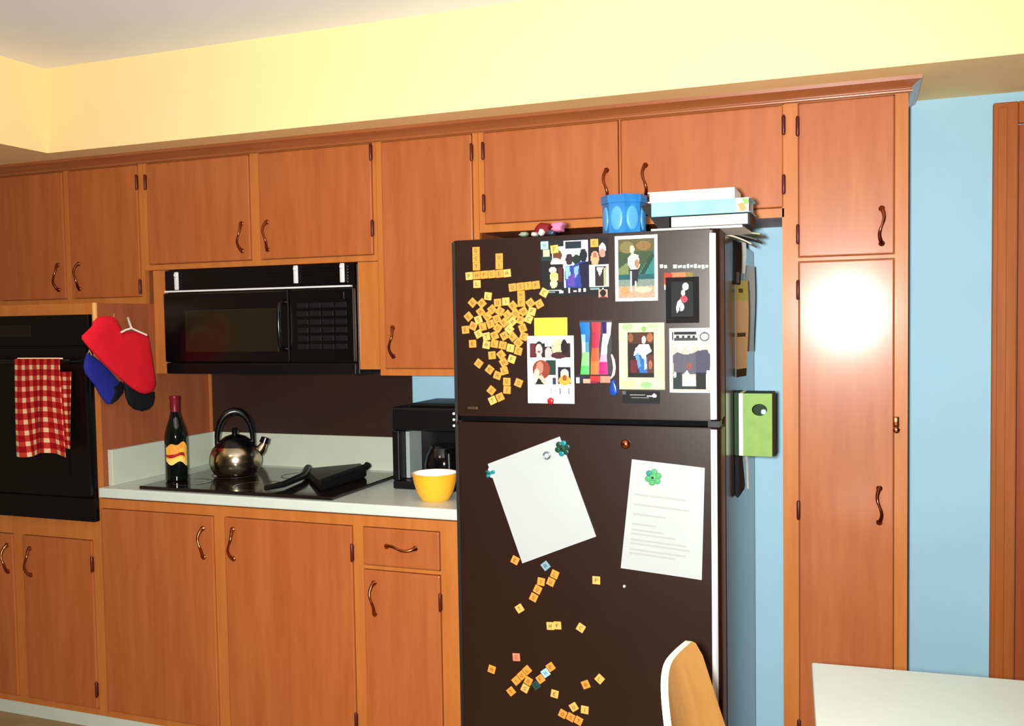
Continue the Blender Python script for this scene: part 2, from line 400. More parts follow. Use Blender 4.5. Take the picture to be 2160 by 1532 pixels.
# ------------------------------------------------------------------ oven mitts on the side of the oven cabinet
s5 = 5.895
def mp(pts, x): return [(at(160+a/s5, 620+b/s5, x=x).y, at(160+a/s5, 620+b/s5, x=x).z) for a, b in pts]
RED = M('red_quilted_cloth', (205, 24, 40), .85, spec=.15, var=.12, vscale=14)
NAVY = M('blue_quilted_cloth', (34, 40, 132), .85, spec=.15, var=.15, vscale=14)
BLKC = M('black_cloth', (12, 13, 16), .8, spec=.2)
red = [(280, 285), (375, 275), (468, 288), (495, 350), (520, 430), (560, 478), (630, 470), (720, 468), (800, 490), (890, 520), (915, 640), (945, 800), (962, 930), (985, 1130), (965, 1195), (930, 1230), (860, 1248), (790, 1232), (700, 1180), (560, 1060), (430, 950), (300, 820), (180, 690), (75, 560), (78, 520), (120, 480), (195, 410), (220, 340)]
rb = thing('oven_mitt', 'large red cloth oven mitt with a black end hanging beside the oven', 'oven mitt', (.03, -.50, 1.2))
bm = bmesh.new(); pillow(bm, mp(red, .066), lambda a, b, h: Vector((.066+h, a, b)), .016); obj('mitt_body', bm, RED, rb, smooth=True)
blk = [(590, 1090), (700, 1180), (790, 1235), (870, 1250), (970, 1215), (972, 1300), (950, 1390), (900, 1440), (820, 1462), (730, 1440), (660, 1380), (620, 1270)]
bm = bmesh.new(); pillow(bm, mp(blk, .056), lambda a, b, h: Vector((.056+h, a, b)), .011); obj('mitt_tip', bm, BLKC, rb, smooth=True, label='black end of the mitt')
blu = [(135, 735), (210, 770), (300, 840), (420, 960), (520, 1080), (560, 1140), (545, 1230), (500, 1310), (440, 1372), (385, 1372), (320, 1290), (230, 1130), (120, 990), (98, 910), (110, 820)]
bb = thing('oven_mitt', 'small blue cloth oven mitt hanging behind the larger red mitt', 'oven mitt', (.02, -.60, 1.2))
bm = bmesh.new(); pillow(bm, mp(blu, .012), lambda a, b, h: Vector((.012+h, a, b)), .010); obj('mitt_body', bm, NAVY, bb, smooth=True)
cuff = [(455, 1150), (480, 1140), (560, 1090), (590, 1150), (580, 1230), (500, 1330), (440, 1374), (425, 1330), (470, 1230)]
bm = bmesh.new(); pillow(bm, mp(cuff, .0165), lambda a, b, h: Vector((.0165+h, a, b)), .010); obj('mitt_tip', bm, BLKC, bb, smooth=True, label='black end of the mitt')
TWINE = M('tan_twine', (196, 140, 84), .8)
def loop(pts, r, root):
    bm = bmesh.new(); tube(bm, [Vector((x, *mp([(a, b)], x)[0])) for a, b, x in pts], r, 8); obj('hanging_loop', bm, TWINE, root, smooth=True)
loop([(470, 300, .066), (478, 250, .035), (500, 330, .030), (535, 435, .066)], .0026, rb)
loop([(150, 745, .012), (165, 700, .006), (200, 770, .012)], .002, bb)
HOOKW = M('white_plastic', (238, 232, 214), .4); HOOKT = M('pale_wood', (222, 170, 100), .5)
def hookpts(pts, x): return [Vector((x, a, b)) for a, b in mp(pts, x)]
bm = bmesh.new(); tube(bm, [hookpts([q], x_)[0] for q, x_ in (((648, 300), .004), ((662, 345), .040), ((690, 425), .084))], .0045, 8); tube(bm, hookpts([(565, 478), (620, 450), (690, 428), (760, 460), (880, 512)], .086), .0035, 8)
tag(obj('hook', bm, HOOKW, smooth=True), 'white plastic hook with spread arms holding the red mitt', 'hook')
hk = mp([(245, 110), (243, 345)], .012)
bm = B(.0005, .012, hk[0][0]-.006, hk[0][0]+.006, hk[1][1], hk[0][1], bev=.002)
box(bm, .012, .045, hk[0][0]-.005, hk[0][0]+.005, hk[1][1]+.004, hk[1][1]+.014)
tag(obj('hook', bm, HOOKT), 'pale wooden peg at the front edge of the oven cabinet side', 'hook')
# ------------------------------------------------------------------ microwave
ym = -.338; mx0, mx1 = at(345, 690, y=ym).x, at(748, 680, y=ym).x; mz0, mz1 = at(400, 790, y=ym).z, 1.688
mw = thing('microwave', 'black over-the-range microwave mounted above the cooktop', 'microwave', (.5, -.2, mz0))
obj('housing', B(mx0, mx1, ym+.03, -.010, mz0, mz1, bev=.004), BLACKM, mw)
bm = bmesh.new(); box(bm, mx0+.004, mx1-.004, ym+.012, ym+.03, 1.613, mz1-.002)
for k in range(6): box(bm, mx0+.03, mx1-.03, ym+.006, ym+.014, 1.621+k*.0105, 1.626+k*.0105)
obj('vent_grille', bm, BLACK, mw)
BRT = M('bright_trim', (226, 232, 234), .35, metal=.2)
obj('trim_strip', B(mx0+.012, mx1-.012, ym-.004, ym+.012, 1.605, 1.611), BRT, mw, label='chrome strip under the vent grille')
for u, v0, v1 in ((370, 574, 612), (622, 560, 598), (720, 555, 596)):
    a, b = at(u, v0, y=ym), at(u, v1, y=ym)
    bm = bmesh.new(); box(bm, a.x-.009, a.x+.009, ym+.001, ym+.008, b.z, a.z, bev=.003); lathe(bm, [(.010, .002), (.006, -.004), (.002, -.005)], (a.x, ym, a.z-.012), 14, 'y')
    obj('vent_glint', bm, BRT, mw, smooth=True, label='bright raised piece in place of a glint on the vent')  # flash glints on the louvres, built as solid bright pieces
xdv = xu(612, 690, ym)
md = obj('door', B(mx0+.002, xdv-.004, ym, ym+.03, mz0+.045, 1.602, bev=.006), BLACK, mw)
wa, wb = at(390, 655, y=ym), at(588, 742, y=ym)
obj('window', B(wa.x, wb.x, ym-.0015, ym+.002, wb.z, wa.z, bev=.001), MWWIN, md)
hx = xu(600, 690, ym)
bm = bmesh.new(); tube(bm, [(hx, ym, 1.39), (hx, ym-.026, 1.40), (hx, ym-.034, 1.43), (hx, ym-.036, 1.475), (hx, ym-.034, 1.52), (hx, ym-.026, 1.55), (hx, ym, 1.56)], .008, 12)
obj('handle', bm, BLACK, md, smooth=True)
kp = obj('control_panel', B(xdv-.001, mx1-.002, ym, ym+.03, mz0+.045, 1.602, bev=.004), BLACK, mw)
obj('clock_display', B(xdv+.03, mx1-.04, ym-.001, ym+.002, 1.565, 1.588), BLKGLASS, kp)
BTN = M('dark_grey_button', (20, 21, 24), .35, spec=.3)
bw = (mx1-xdv-.07)/4
for r in range(6):
    for c in range(4):
        bx = xdv+.03+c*(bw+.004); bz = 1.535-r*.029
        obj('button', B(bx, bx+bw-.004, ym-.0015, ym+.001, bz, bz+.018, bev=.0006, seg=1), BTN, kp)
obj('lower_grille', B(mx0+.002, mx1-.002, ym+.006, ym+.03, mz0+.002, mz0+.042, bev=.004), BLACKM, mw)
# ------------------------------------------------------------------ cooktop and what stands on it
zk = .926
ck = thing('cooktop', 'black glass electric cooktop set into the white counter', 'cooktop', (.55, -.37, ZCT))
CT = M('cooktop_glass', (24, 20, 16), .1, spec=.7)
obj('glass_top', B(.165, .935, -.605, -.13, ZCT, zk, bev=.003), CT, ck)
BURN = M('burner_ring', (46, 40, 36), .35)
for bx, by, r in ((.345, -.31, .085), (.30, -.49, .07), (.60, -.27, .07), (.58, -.49, .09)):
    bm = bmesh.new(); lathe(bm, [(r-.006, zk-.001), (r-.006, zk+.0006), (r, zk+.0006), (r, zk-.001)], (bx, by, 0), 40)
    obj('burner', bm, BURN, ck)
# kettle
kx, ky = .352, -.315; KR = .094
kt = thing('kettle', 'shiny steel kettle with a black arched handle on the cooktop', 'kettle', (kx, ky, zk+.001))
z0 = zk+.001
bm = bmesh.new(); lathe(bm, [(.001, 0), (.066, 0), (.078, .006), (KR-.004, .03), (KR, .052), (KR-.003, .075), (.082, .098), (.066, .114), (.05, .122), (.046, .124)], (kx, ky, z0), 48)
obj('body', bm, STEEL, kt, smooth=True)
bm = bmesh.new(); lathe(bm, [(.074, .106), (.066, .118), (.052, .130), (.036, .142), (.014, .149), (.010, .150), (.012, .158), (.014, .166), (.008, .172), (.001, .173)], (kx, ky, z0), 32)
obj('lid', bm, BLACK, kt, smooth=True, label='black lid with knob')
hd = Vector((math.cos(.65), math.sin(.65), 0))
bm = bmesh.new(); pts = []
for i in range(17):
    a = PI*i/16; pts.append(Vector((kx, ky, z0+.112))+hd*(-.064*math.cos(a))+Vector((0, 0, .122*math.sin(a)**.8)))
tube(bm, pts, [.008+.007*math.sin(PI*i/16) for i in range(17)], 12)
obj('handle', bm, BLACK, kt, smooth=True)
bm = bmesh.new(); sd = hd
c0 = Vector((kx, ky, z0+.075))
tube(bm, [c0+sd*.075, c0+sd*.093+Vector((0, 0, .015)), c0+sd*.102+Vector((0, 0, .032)), c0+sd*.106+Vector((0, 0, .046))], [.022, .018, .014, .012], 14)
obj('spout', bm, STEEL, kt, smooth=True)
bm = bmesh.new(); tube(bm, [c0+sd*.103+Vector((0, 0, .037)), c0+sd*.110+Vector((0, 0, .056))], [.018, .016], 12); obj('spout_cap', bm, BLACK, kt, smooth=True)
# bottle
wx, wy = .218, -.475
wb_ = thing('wine_bottle', 'dark wine bottle with red capsule and yellow label on the cooktop', 'bottle', (wx, wy, zk))
GLS = M('dark_green_glass', (8, 14, 12), .06, spec=.7)
z0 = zk+.0005
bm = bmesh.new(); lathe(bm, [(.001, .0), (.034, 0), (.0385, .005), (.0385, .150), (.037, .168), (.030, .195), (.021, .222), (.0155, .243), (.0145, .26), (.0145, .298), (.001, .298)], (wx, wy, z0), 40)
obj('glass', bm, GLS, wb_, smooth=True)
bm = bmesh.new(); lathe(bm, [(.0152, .245), (.0158, .26), (.0158, .290), (.0168, .292), (.0168, .303), (.001, .304)], (wx, wy, z0), 28)
obj('capsule', bm, M('red_foil', (112, 18, 28), .35, metal=.2), wb_, smooth=True, label='dark red foil capsule')
ld = (CP-Vector((wx, wy, 0))); la = math.atan2(ld.y, ld.x)+.12
bm = bmesh.new(); cl = bm.loops.layers.float_color.new('Col')
NA, NZ = 36, 24; g = []
for j in range(NZ+1):
    row = []
    for i in range(NA+1):
        s = i/NA; t = j/NZ
        a = la+(s-.5)*2.3
        top = .128+.012*math.exp(-((s-.62)/.22)**2)-.006*math.cos(s*12); bot = .060+.008*math.cos(s*9+1)+.010*(1-s)
        row.append(bm.verts.new((wx+.0389*math.cos(a), wy+.0389*math.sin(a), z0+bot+(top-bot)*t)))
    g.append(row)
for j in range(NZ):
    for i in range(NA):
        f = bm.faces.new((g[j][i], g[j][i+1], g[j+1][i+1], g[j+1][i])); s, t = i/NA, j/NZ
        c = (248, 190, 70)
        if .30 < t < .46 and s < .8: c = (168, 28, 30)
        elif t > .46 and abs(s-.35) < .22: c = (244, 160, 60)
        elif t > .7 and abs(s-.6) < .12: c = (240, 150, 60)
        elif t < .25: c = (250, 214, 110)
        for l in f.loops: l[cl] = (*lin(c), 1)
obj('paper_label', bm, PRINT, wb_, smooth=True, label='yellow label with a dark red band')
# cast-iron griddle on the right of the cooktop
IRON = M('cast_iron', (14, 14, 16), .42)
gr = thing('griddle', 'black iron griddle with a raised handle on the right of the cooktop', 'griddle', (.75, -.38, zk))
gp = lambda u, v, z: at(u, v, z=z)
A, Bq, Cq, Dq = gp(676, 1040, zk+.012), gp(775, 1012, zk+.012), gp(760, 988, zk+.03), gp(655, 992, zk+.03)
bm = bmesh.new()
fl = [at(676, 1038, z=zk), at(774, 1008, z=zk), at(762, 1000, z=zk), at(640, 1000, z=zk)]
bot = [Vector((q.x, q.y, zk+.002)) for q in fl]; top = [Vector((q.x, q.y, zk+h)) for q, h in zip(fl, (.028, .040, .040, .020))]
vs = [bm.verts.new(q) for q in bot]+[bm.verts.new(q) for q in top]
for f in ((0, 1, 2, 3), (4, 5, 6, 7), (0, 1, 5, 4), (1, 2, 6, 5), (2, 3, 7, 6), (3, 0, 4, 7)): bm.faces.new([vs[i] for i in f])
bmesh.ops.bevel(bm, geom=bm.edges[:], offset=.005, segments=2, affect='EDGES')
obj('plate', bm, IRON, gr)
h0 = Vector((fl[1].x-.01, fl[1].y+.012, zk+.036)); h1 = Vector((fl[0].x-.012, fl[0].y+.015, zk+.030))
bm = bmesh.new(); tube(bm, [h1, h0, h0+(h0-h1).normalized()*.012+Vector((0, 0, .006))], [.008, .012, .013], 10); obj('rim', bm, IRON, gr, smooth=True)
e0 = at(640, 1004, z=zk+.017); e1 = at(598, 1022, z=zk+.016); e2 = at(560, 1030, z=zk+.014)
bm = bmesh.new(); tube(bm, [Vector((fl[3].x+.02, fl[3].y, zk+.022)), e0, e1, e2], [.014, .013, .011, .009], 12); obj('handle', bm, IRON, gr, smooth=True)
# coffee maker
c0 = at(827, 1028, z=ZCT); cx0 = c0.x; cy0 = -.36
cx0 = at(828, 1000, y=cy0).x; cx1 = at(950, 1000, y=cy0).x+.03
cf = thing('coffee_maker', 'black drip coffee maker on the counter beside the fridge', 'coffee maker', ((cx0+cx1)/2, cy0+.1, ZCT))
zt = at(850, 852, y=cy0).z
obj('base', B(cx0, cx1, cy0, cy0+.24, ZCT, ZCT+.028, bev=.006), BLACKM, cf)
obj('tower', B(cx0, cx1, cy0+.145, cy0+.24, ZCT+.028, zt-.09, bev=.004), BLACKM, cf)
hd_ = obj('brew_head', B(cx0, cx1, cy0+.004, cy0+.24, zt-.092, zt-.012, bev=.008), BLACKM, cf)
obj('lid', B(cx0+.06, cx1-.004, cy0+.02, cy0+.235, zt-.012, zt, bev=.005), BLACKM, cf)
obj('side_column', B(cx0, cx0+.026, cy0+.002, cy0+.145, ZCT+.028, zt-.092, bev=.004), BLACKM, cf)
obj('highlight_strip', B(cx0+.0265, cx0+.041, cy0+.05, cy0+.146, ZCT+.03, zt-.10, bev=.002), M('pale_highlight_grey', (150, 160, 160), .15), cf, label='pale vertical strip in place of a highlight')  # solid pale strip stands in for a highlight on the black plastic
gx = (cx0+.055+cx1)/2; gy = cy0+.07
bm = bmesh.new(); lathe(bm, [(.05, 0), (.062, .008), (.068, .05), (.060, .085), (.046, .11), (.05, .118)], (gx+.012, gy, ZCT+.029), 36)
cr_ = obj('carafe', bm, BLKGLASS, cf, smooth=True)
bm = bmesh.new(); c = Vector((gx+.012, gy, ZCT+.029)); hdir = Vector((.55, -.83, 0))
tube(bm, [c+hdir*.06+Vector((0, 0, .10)), c+hdir*.10+Vector((0, 0, .095)), c+hdir*.105+Vector((0, 0, .05)), c+hdir*.075+Vector((0, 0, .02))], .009, 10)
obj('carafe_handle', bm, BLACKM, cr_, smooth=True)
for k in range(3):
    q = at(953, 927+k*17, y=cy0)
    bm = bmesh.new(); lathe(bm, [(.0045, 0), (.0045, -.004), (.001, -.005)], (cx1-.014, cy0+.004, zt-.03-k*.02), 12, 'y'); obj('indicator', bm, M('bright_button', (220, 222, 224), .3), hd_)
# bowl
by_ = -.50; q0, q1 = at(875, 1002, y=by_), at(917, 1055, y=by_)
bx_ = at(918, 1040, y=by_).x; BR = .072
bw_ = thing('bowl', 'yellow-orange bowl with a white inside at the counter end by the fridge', 'bowl', (bx_, by_, ZCT))
bz = at(917, 1053, y=by_-.04).z; zz = ZCT+.0005; H = .083
bm = bmesh.new(); lathe(bm, [(.001, 0), (.042, 0), (.046, .004), (.058, .025), (.067, .055), (BR, H), (BR+.003, H+.001), (BR+.003, H+.004), (BR-.002, H+.004)], (bx_, by_, zz), 44, caps=(True, False))
obj('shell', bm, M('yellow_ceramic', (250, 178, 44), .3), bw_, smooth=True)
bm = bmesh.new(); lathe(bm, [(BR-.0018, H+.004), (.064, .055), (.055, .027), (.043, .008), (.001, .006)], (bx_, by_, zz), 44, caps=(False, True))
obj('inner_glaze', bm, M('white_glaze', (240, 240, 234), .25), bw_, smooth=True)
# ------------------------------------------------------------------ fridge
fx0, fx1 = 1.4915, 2.195; zgap0, zgap1 = at(1250, 897, y=YF).z, at(1250, 883, y=YF).z
fr = thing('refrigerator', 'dark brown top-freezer refrigerator covered with magnets and photos', 'refrigerator', ((fx0+fx1)/2, -.45, 0))
obj('cabinet_body', B(fx0+.004, fx1-.003, YF+.125, -.055, .03, ZFT-.004, bev=.006), FRSIDE, fr)
bm = B(fx0+.012, fx1-.010, YF+.10, YF+.126, .05, ZFT-.012); obj('gasket', bm, GASKET, fr)
def fdoor(name, z0, z1):
    bm = bmesh.new(); r = .022; poly = [(fx0+.006, YF+.105), (fx0, YF+.09)]
    for k in range(7): a = PI+PI/2*k/6; poly.append((fx0+.014+.014*math.cos(a), YF+.014+.014*math.sin(a)))
    for k in range(9): a = -PI/2+PI/2*k/8; poly.append((fx1-r+r*math.cos(a), YF+r+r*math.sin(a)))
    poly += [(fx1, YF+.09), (fx1-.006, YF+.105)]
    prism(bm, poly, lambda a, b: (a, b, z0), lambda a, b: (a, b, z1))
    es = [e for e in bm.edges if abs(e.verts[0].co.z-e.verts[1].co.z) < 1e-6]
    bmesh.ops.bevel(bm, geom=es, offset=.004, segments=2, affect='EDGES')
    o = obj(name, bm, FRIDGE, fr, smooth=True)
    tz0, tz1 = (z0+.004, z1-.012) if name == 'freezer_door' else (z0+.12, z1-.004)
    xa = at(1505, 700, y=YF).x
    bm = bmesh.new(); poly = []
    for k in range(9): a = -PI/2+PI/2*.40*k/8; poly.append((fx1-r+(r+.0022)*math.cos(a), YF+r+(r+.0022)*math.sin(a)))
    poly = [(xa-.0, YF-.0022)]+poly
    inner = [(fx1-r+(r+.0002)*math.cos(-PI/2+PI/2*.40), YF+r+(r+.0002)*math.sin(-PI/2+PI/2*.40)), (fx1-r, YF-.0002), (xa, YF-.0002)]
    prism(bm, poly+inner, lambda a, b: (a, b, tz0), lambda a, b: (a, b, tz1))
    obj('edge_trim', bm, ALU, o, label='bright metal strip along the opening edge')
    bm = B(fx0-.0015, fx0+.004, YF+.012, YF+.088, z0+.004, z1-.004); box(bm, fx0+.0012, fx0+.0105, YF-.0009, YF+.014, z0+.004, z1-.004); obj('hinge_side_strip', bm, GASKET, o, label='black strip on the hinge side')
    return o
fd = fdoor('freezer_door', zgap1, ZFT)
rd = fdoor('fresh_food_door', .09, zgap0)
p = at(997, 861, y=YF)
bm = B(p.x-.014, p.x+.014, YF-.0015, YF+.001, p.z-.0035, p.z+.0035, bev=.0006); obj('badge', bm, M('dull_badge', (92, 66, 50), .3, metal=.5), fd)
obj('gap_shadow_strip', B(fx0+.008, fx1-.004, YF+.02, YF+.10, zgap0+.002, zgap1-.002), M('black_gap_shade', (3, 3, 3), .8, spec=.1), fr, label='black strip put in for the shade between the two doors')  # black filler carries the shade of the gap in its colour
bm = bmesh.new(); box(bm, fx1-.03, fx1-.002, YF+.006, YF+.05, zgap0+.001, zgap1-.001); obj('hinge', bm, BLACKM, fr)
obj('toe_grille', B(fx0+.02, fx1-.02, YF+.11, YF+.125, .01, .085), BLACKM, fr)
for sx in (fx0+.05, fx1-.05):
    for sy in (YF+.18, -.12):
        bm = bmesh.new(); lathe(bm, [(.018, 0), (.018, .031)], (sx, sy, 0), 12); obj('foot', bm, BLACKM, fr)
# ------------------------------------------------------------------ things stuck on the fridge front
MBLK = M('matte_black', (9, 9, 11), .65, spec=.12)
def shape_color(layers, x, y):
    c = None
    for L in layers:
        k = L[0]
        if k == 'r' and L[1] <= x <= L[3] and L[2] <= y <= L[4]: c = L[5]
        elif k == 'e' and ((x-L[1])/L[3])**2+((y-L[2])/L[4])**2 <= 1: c = L[5]
        elif k == 'p':
            P = L[1]; ins = False; j = len(P)-1
            for i in range(len(P)):
                if (P[i][1] > y) != (P[j][1] > y) and x < (P[j][0]-P[i][0])*(y-P[i][1])/(P[j][1]-P[i][1])+P[i][0]: ins = not ins
                j = i
            if ins: c = L[2]
    return c
def print_bm(w, h, layers, nx, ny, y=0.0, x0=None, z0=None, jitter=0):
    """grid of coloured cells in the local xz plane, centred"""
    bm = bmesh.new(); cl = bm.loops.layers.float_color.new('Col')
    g = [[bm.verts.new((-w/2+w*i/nx, y, h/2-h*j/ny)) for i in range(nx+1)] for j in range(ny+1)]
    for j in range(ny):
        for i in range(nx):
            f = bm.faces.new((g[j][i], g[j+1][i], g[j+1][i+1], g[j][i+1]))
            c = shape_color(layers, (i+.5)/nx, (j+.5)/ny) or (255, 255, 255)
            k = 1+random.uniform(-jitter, jitter)
            c = [min(255, q*k) for q in c]
            for l in f.loops: l[cl] = (*lin(c), 1)
    return bm
def place(u0, v0, u1, v1, lay=0.0):
    """rectangle on the fridge door front, from its corners"""
    y = YF-lay
    a, b = at(u0, v0, y=y), at(u1, v1, y=y)
    return Vector(((a.x+b.x)/2, y, (a.z+b.z)/2)), b.x-a.x, a.z-b.z
def local_obj(name, bm, mat, parent=None, loc=None, roty=0, label=None, smooth=False):
    bmesh.ops.recalc_face_normals(bm, faces=bm.faces)
    me = bpy.data.meshes.new(name); bm.to_mesh(me); bm.free()
    for m in (mat if isinstance(mat, (list, tuple)) else [mat]): me.materials.append(m)
    if smooth:
        for q in me.polygons: q.use_smooth = True
    o = bpy.data.objects.new(name, me); COL.objects.link(o)
    if parent: o.parent = parent
    if loc is not None: o.location = loc
    o.rotation_euler = (0, roty, 0)
    if label: o['label'] = label
    return o
def fixnorm(o):
    return o
def photo(name, label, cat, rect, base, layers, nx=48, ny=60, border=0.0, lay=0.0, t=.0012, basemat=None, inset=None, roty=0, jit=.08, plabel=None, group=None):
    c, w, h = place(*rect, lay=lay)
    bm = bmesh.new(); box(bm, -w/2, w/2, -t, 0, -h/2, h/2)
    o = local_obj(name, bm, basemat or M('card_%d_%d_%d' % base, base, .45), loc=c, roty=roty); tag(o, label, cat, group)
    if layers:
        ins = inset or (border, border, 1-border, 1-border)
        pw, ph = w*(ins[2]-ins[0]), h*(ins[3]-ins[1])
        pb = print_bm(pw, ph, layers, nx, ny, y=-t-.0004, jitter=jit)
        q = local_obj('photo_print', pb, PRINT, o, label=plabel)
        q.location = (w*((ins[0]+ins[2])/2-.5), 0, -h*((ins[1]+ins[3])/2-.5))
    return o
K = (14, 16, 18)
# dark collage sheet with five pictures
collage = [('r', 0, 0, 1, 1, (20, 22, 24)), ('r', .0, .07, .16, .36, (30, 34, 34)), ('r', .02, .17, .13, .30, (198, 180, 150)), ('r', .0, .30, .17, .38, (22, 50, 52)),
  ('r', .16, .12, .34, .52, (196, 204, 200)), ('e', .24, .28, .07, .10, (92, 58, 40)), ('e', .22, .42, .08, .09, (206, 196, 190)),
  ('r', .0, .44, .32, .86, (24, 22, 24)), ('e', .17, .54, .055, .06, (232, 216, 180)), ('e', .19, .66, .07, .09, (206, 176, 120)), ('e', .18, .78, .055, .08, (196, 186, 150)), ('r', .25, .5, .31, .75, (74, 34, 26)),
  ('r', .34, .03, .70, .86, (226, 230, 236)), ('r', .36, .05, .60, .17, (24, 40, 46)), ('e', .42, .36, .055, .10, (46, 34, 44)), ('e', .53, .37, .06, .09, (28, 40, 36)), ('e', .63, .30, .055, .12, (20, 26, 34)),
  ('p', [(.35, .48), (.5, .46), (.6, .4), (.7, .42), (.7, .86), (.36, .86)], (38, 60, 140)), ('p', [(.35, .5), (.42, .46), (.44, .66), (.37, .72)], (130, 170, 226)), ('p', [(.49, .5), (.56, .47), (.55, .62), (.48, .72)], (120, 160, 224)), ('p', [(.56, .44), (.7, .4), (.7, .86), (.6, .86)], (22, 22, 46)), ('p', [(.4, .66), (.5, .6), (.5, .84), (.38, .82)], (84, 60, 150)),
  ('r', .73, .02, 1, .46, (24, 20, 22)), ('e', .80, .36, .06, .13, (222, 150, 110)), ('e', .80, .30, .03, .05, (214, 90, 80)), ('e', .91, .20, .05, .10, (236, 220, 206)), ('e', .91, .27, .045, .08, (186, 130, 118)), 
  ('r', .71, .47, 1, .86, (190, 208, 196)), ('r', .80, .50, .96, .84, (40, 34, 34)), ('p', [(.82, .52), (.92, .52), (.87, .68)], (216, 204, 206)), ('p', [(.92, .55), (.97, .5), (.96, .84), (.93, .84)], (150, 150, 110)),
  ('r', .06, .885, .30, .905, (170, 190, 188)), ('r', .1, .92, .2, .94, (130, 150, 150)), ('r', .26, .90, .32, .95, (190, 206, 204)), ('r', .40, .86, .42, .95, (200, 200, 204)), ('r', .47, .91, .52, .93, (170, 170, 176)), ('r', .55, .88, .59, .94, (190, 190, 196)), ('r', .63, .87, .66, .93, (200, 200, 206)), ('r', .72, .88, .86, .90, (120, 150, 146)), ('r', .90, .87, .93, .92, (160, 170, 168))]
photo('photo_collage', 'dark sheet of several small photographs at the top of the freezer door', 'photograph', (1142, 507, 1285, 622), (22, 23, 25), collage, 80, 64)
# woman outdoors, white border
wood_ = [('r', 0, 0, 1, 1, (52, 70, 48)), ('r', 0, 0, 1, .22, (84, 80, 48)), ('e', .25, .14, .2, .1, (112, 106, 62)), ('e', .7, .12, .2, .08, (122, 96, 56)), ('p', [(.55, .6), (1, .2), (1, .62), (.7, .68)], (40, 112, 108)), ('p', [(.5, .7), (.95, .22), (1, .3), (.6, .74)], (26, 60, 48)), ('p', [(0, .5), (.3, .38), (.3, .6), (0, .66)], (104, 118, 76)), ('r', 0, .6, 1, .68, (30, 80, 84)), ('r', 0, .68, 1, .80, (110, 126, 118)), ('r', 0, .80, 1, 1, (166, 142, 120)), ('e', .18, .88, .12, .08, (190, 132, 90)), ('e', .7, .86, .22, .05, (196, 184, 150)),
  ('e', .39, .18, .06, .07, (236, 214, 160)), ('p', [(.30, .30), (.40, .24), (.56, .28), (.60, .45), (.52, .54), (.36, .54), (.28, .42)], (214, 200, 180)), ('p', [(.27, .32), (.36, .3), (.46, .5), (.4, .56), (.28, .44)], (240, 240, 238)), ('e', .52, .42, .06, .08, (150, 110, 90)), ('p', [(.34, .52), (.58, .52), (.54, .70), (.52, .76), (.42, .78), (.38, .80)], (34, 32, 44)), ('r', .34, .55, .38, .88, (196, 200, 206)), ('r', .45, .72, .50, .88, (190, 196, 170))]
photo('photograph', 'white-bordered photo of a person standing before green plants, top right of freezer', 'photograph', (1297, 499, 1388, 634), (244, 246, 244), wood_, 48, 70, inset=(.075, .05, .93, .955))
# dark frame magnet with dog-like figure
dogl = [('r', 0, 0, 1, 1, (10, 16, 20)), ('e', .66, .14, .14, .11, (236, 240, 244)), ('e', .55, .32, .09, .09, (224, 220, 190)), ('e', .58, .50, .17, .10, (212, 60, 74)), ('p', [(.3, .56), (.42, .5), (.48, .6), (.36, .82), (.26, .9), (.22, .74)], (236, 236, 232)), ('e', .46, .72, .13, .12, (240, 236, 240)), ('p', [(.36, .75), (.4, .72), (.42, .82), (.36, .86)], (12, 16, 20))]
ofr = photo('photograph', 'small orange-topped card peeking out above the black framed magnet', 'card', (1401, 576, 1462, 610), (222, 110, 66), [('r', 0, 0, 1, 1, (226, 112, 70)), ('e', .1, .3, .2, .4, (160, 50, 36)), ('r', .75, 0, 1, 1, (120, 106, 50)), ('r', 0, .75, 1, 1, (206, 196, 180))], 24, 14, lay=0)
dm = photo('fridge_magnet', 'black framed picture magnet with a white and red figure, below the word strip', 'magnet', (1405, 586, 1475, 681), (12, 13, 15), dogl, 44, 56, inset=(.17, .10, .83, .86), lay=.0018, t=.006, basemat=MBLK)
for z_, r_ in (('l', (1410, 600, 1416, 675)), ('r', (1464, 600, 1470, 668))):
    pass
# green framed photo
gfl = [('r', 0, 0, 1, 1, (38, 26, 22)), ('r', .0, .0, 1, .25, (66, 40, 30)), ('e', .12, .12, .1, .1, (120, 80, 50)), ('e', .85, .12, .12, .1, (150, 90, 60)), ('e', .62, .17, .08, .09, (226, 190, 190)), ('p', [(.45, .26), (.8, .26), (.92, .42), (.7, .5), (.6, .7), (.5, .5), (.22, .52), (.3, .36)], (206, 226, 236)), ('p', [(.42, .5), (.62, .6), (.74, .55), (.74, .9), (.45, .92), (.38, .7)], (44, 92, 160)), ('p', [(.28, .5), (.42, .45), (.5, .75), (.4, .8)], (80, 140, 190)), ('r', .12, .62, .36, .95, (92, 30, 40)), ('r', .76, .5, .97, .95, (80, 44, 34)), ('e', .86, .72, .07, .1, (150, 90, 70)), ('r', 0, .9, 1, 1, (20, 24, 18)), ('p', [(.62, .3), (.7, .3), (.72, .8), (.64, .84)], (190, 220, 236))]
gbase = [('r', 0, 0, 1, 1, (206, 216, 160)), ('r', 0, 0, 1, .10, (196, 218, 160)), ('e', .2, .06, .12, .05, (150, 200, 130)), ('e', .75, .05, .14, .04, (160, 206, 140)), ('e', .2, .92, .18, .06, (236, 186, 140)), ('e', .60, .93, .12, .05, (130, 196, 120)), ('r', 0, .3, .08, .8, (190, 208, 170)), ('r', .88, .2, 1, .9, (210, 216, 150)), ('e', .55, .09, .06, .04, (120, 160, 90))]
gf = photo('picture_frame', 'pale green flowered frame magnet holding a photo of a person in blue', 'picture frame', (1306, 682, 1403, 822), (204, 216, 164), gbase, 48, 60, border=.0, lay=.0, t=.004)
c, w, h = place(1306, 682, 1403, 822)
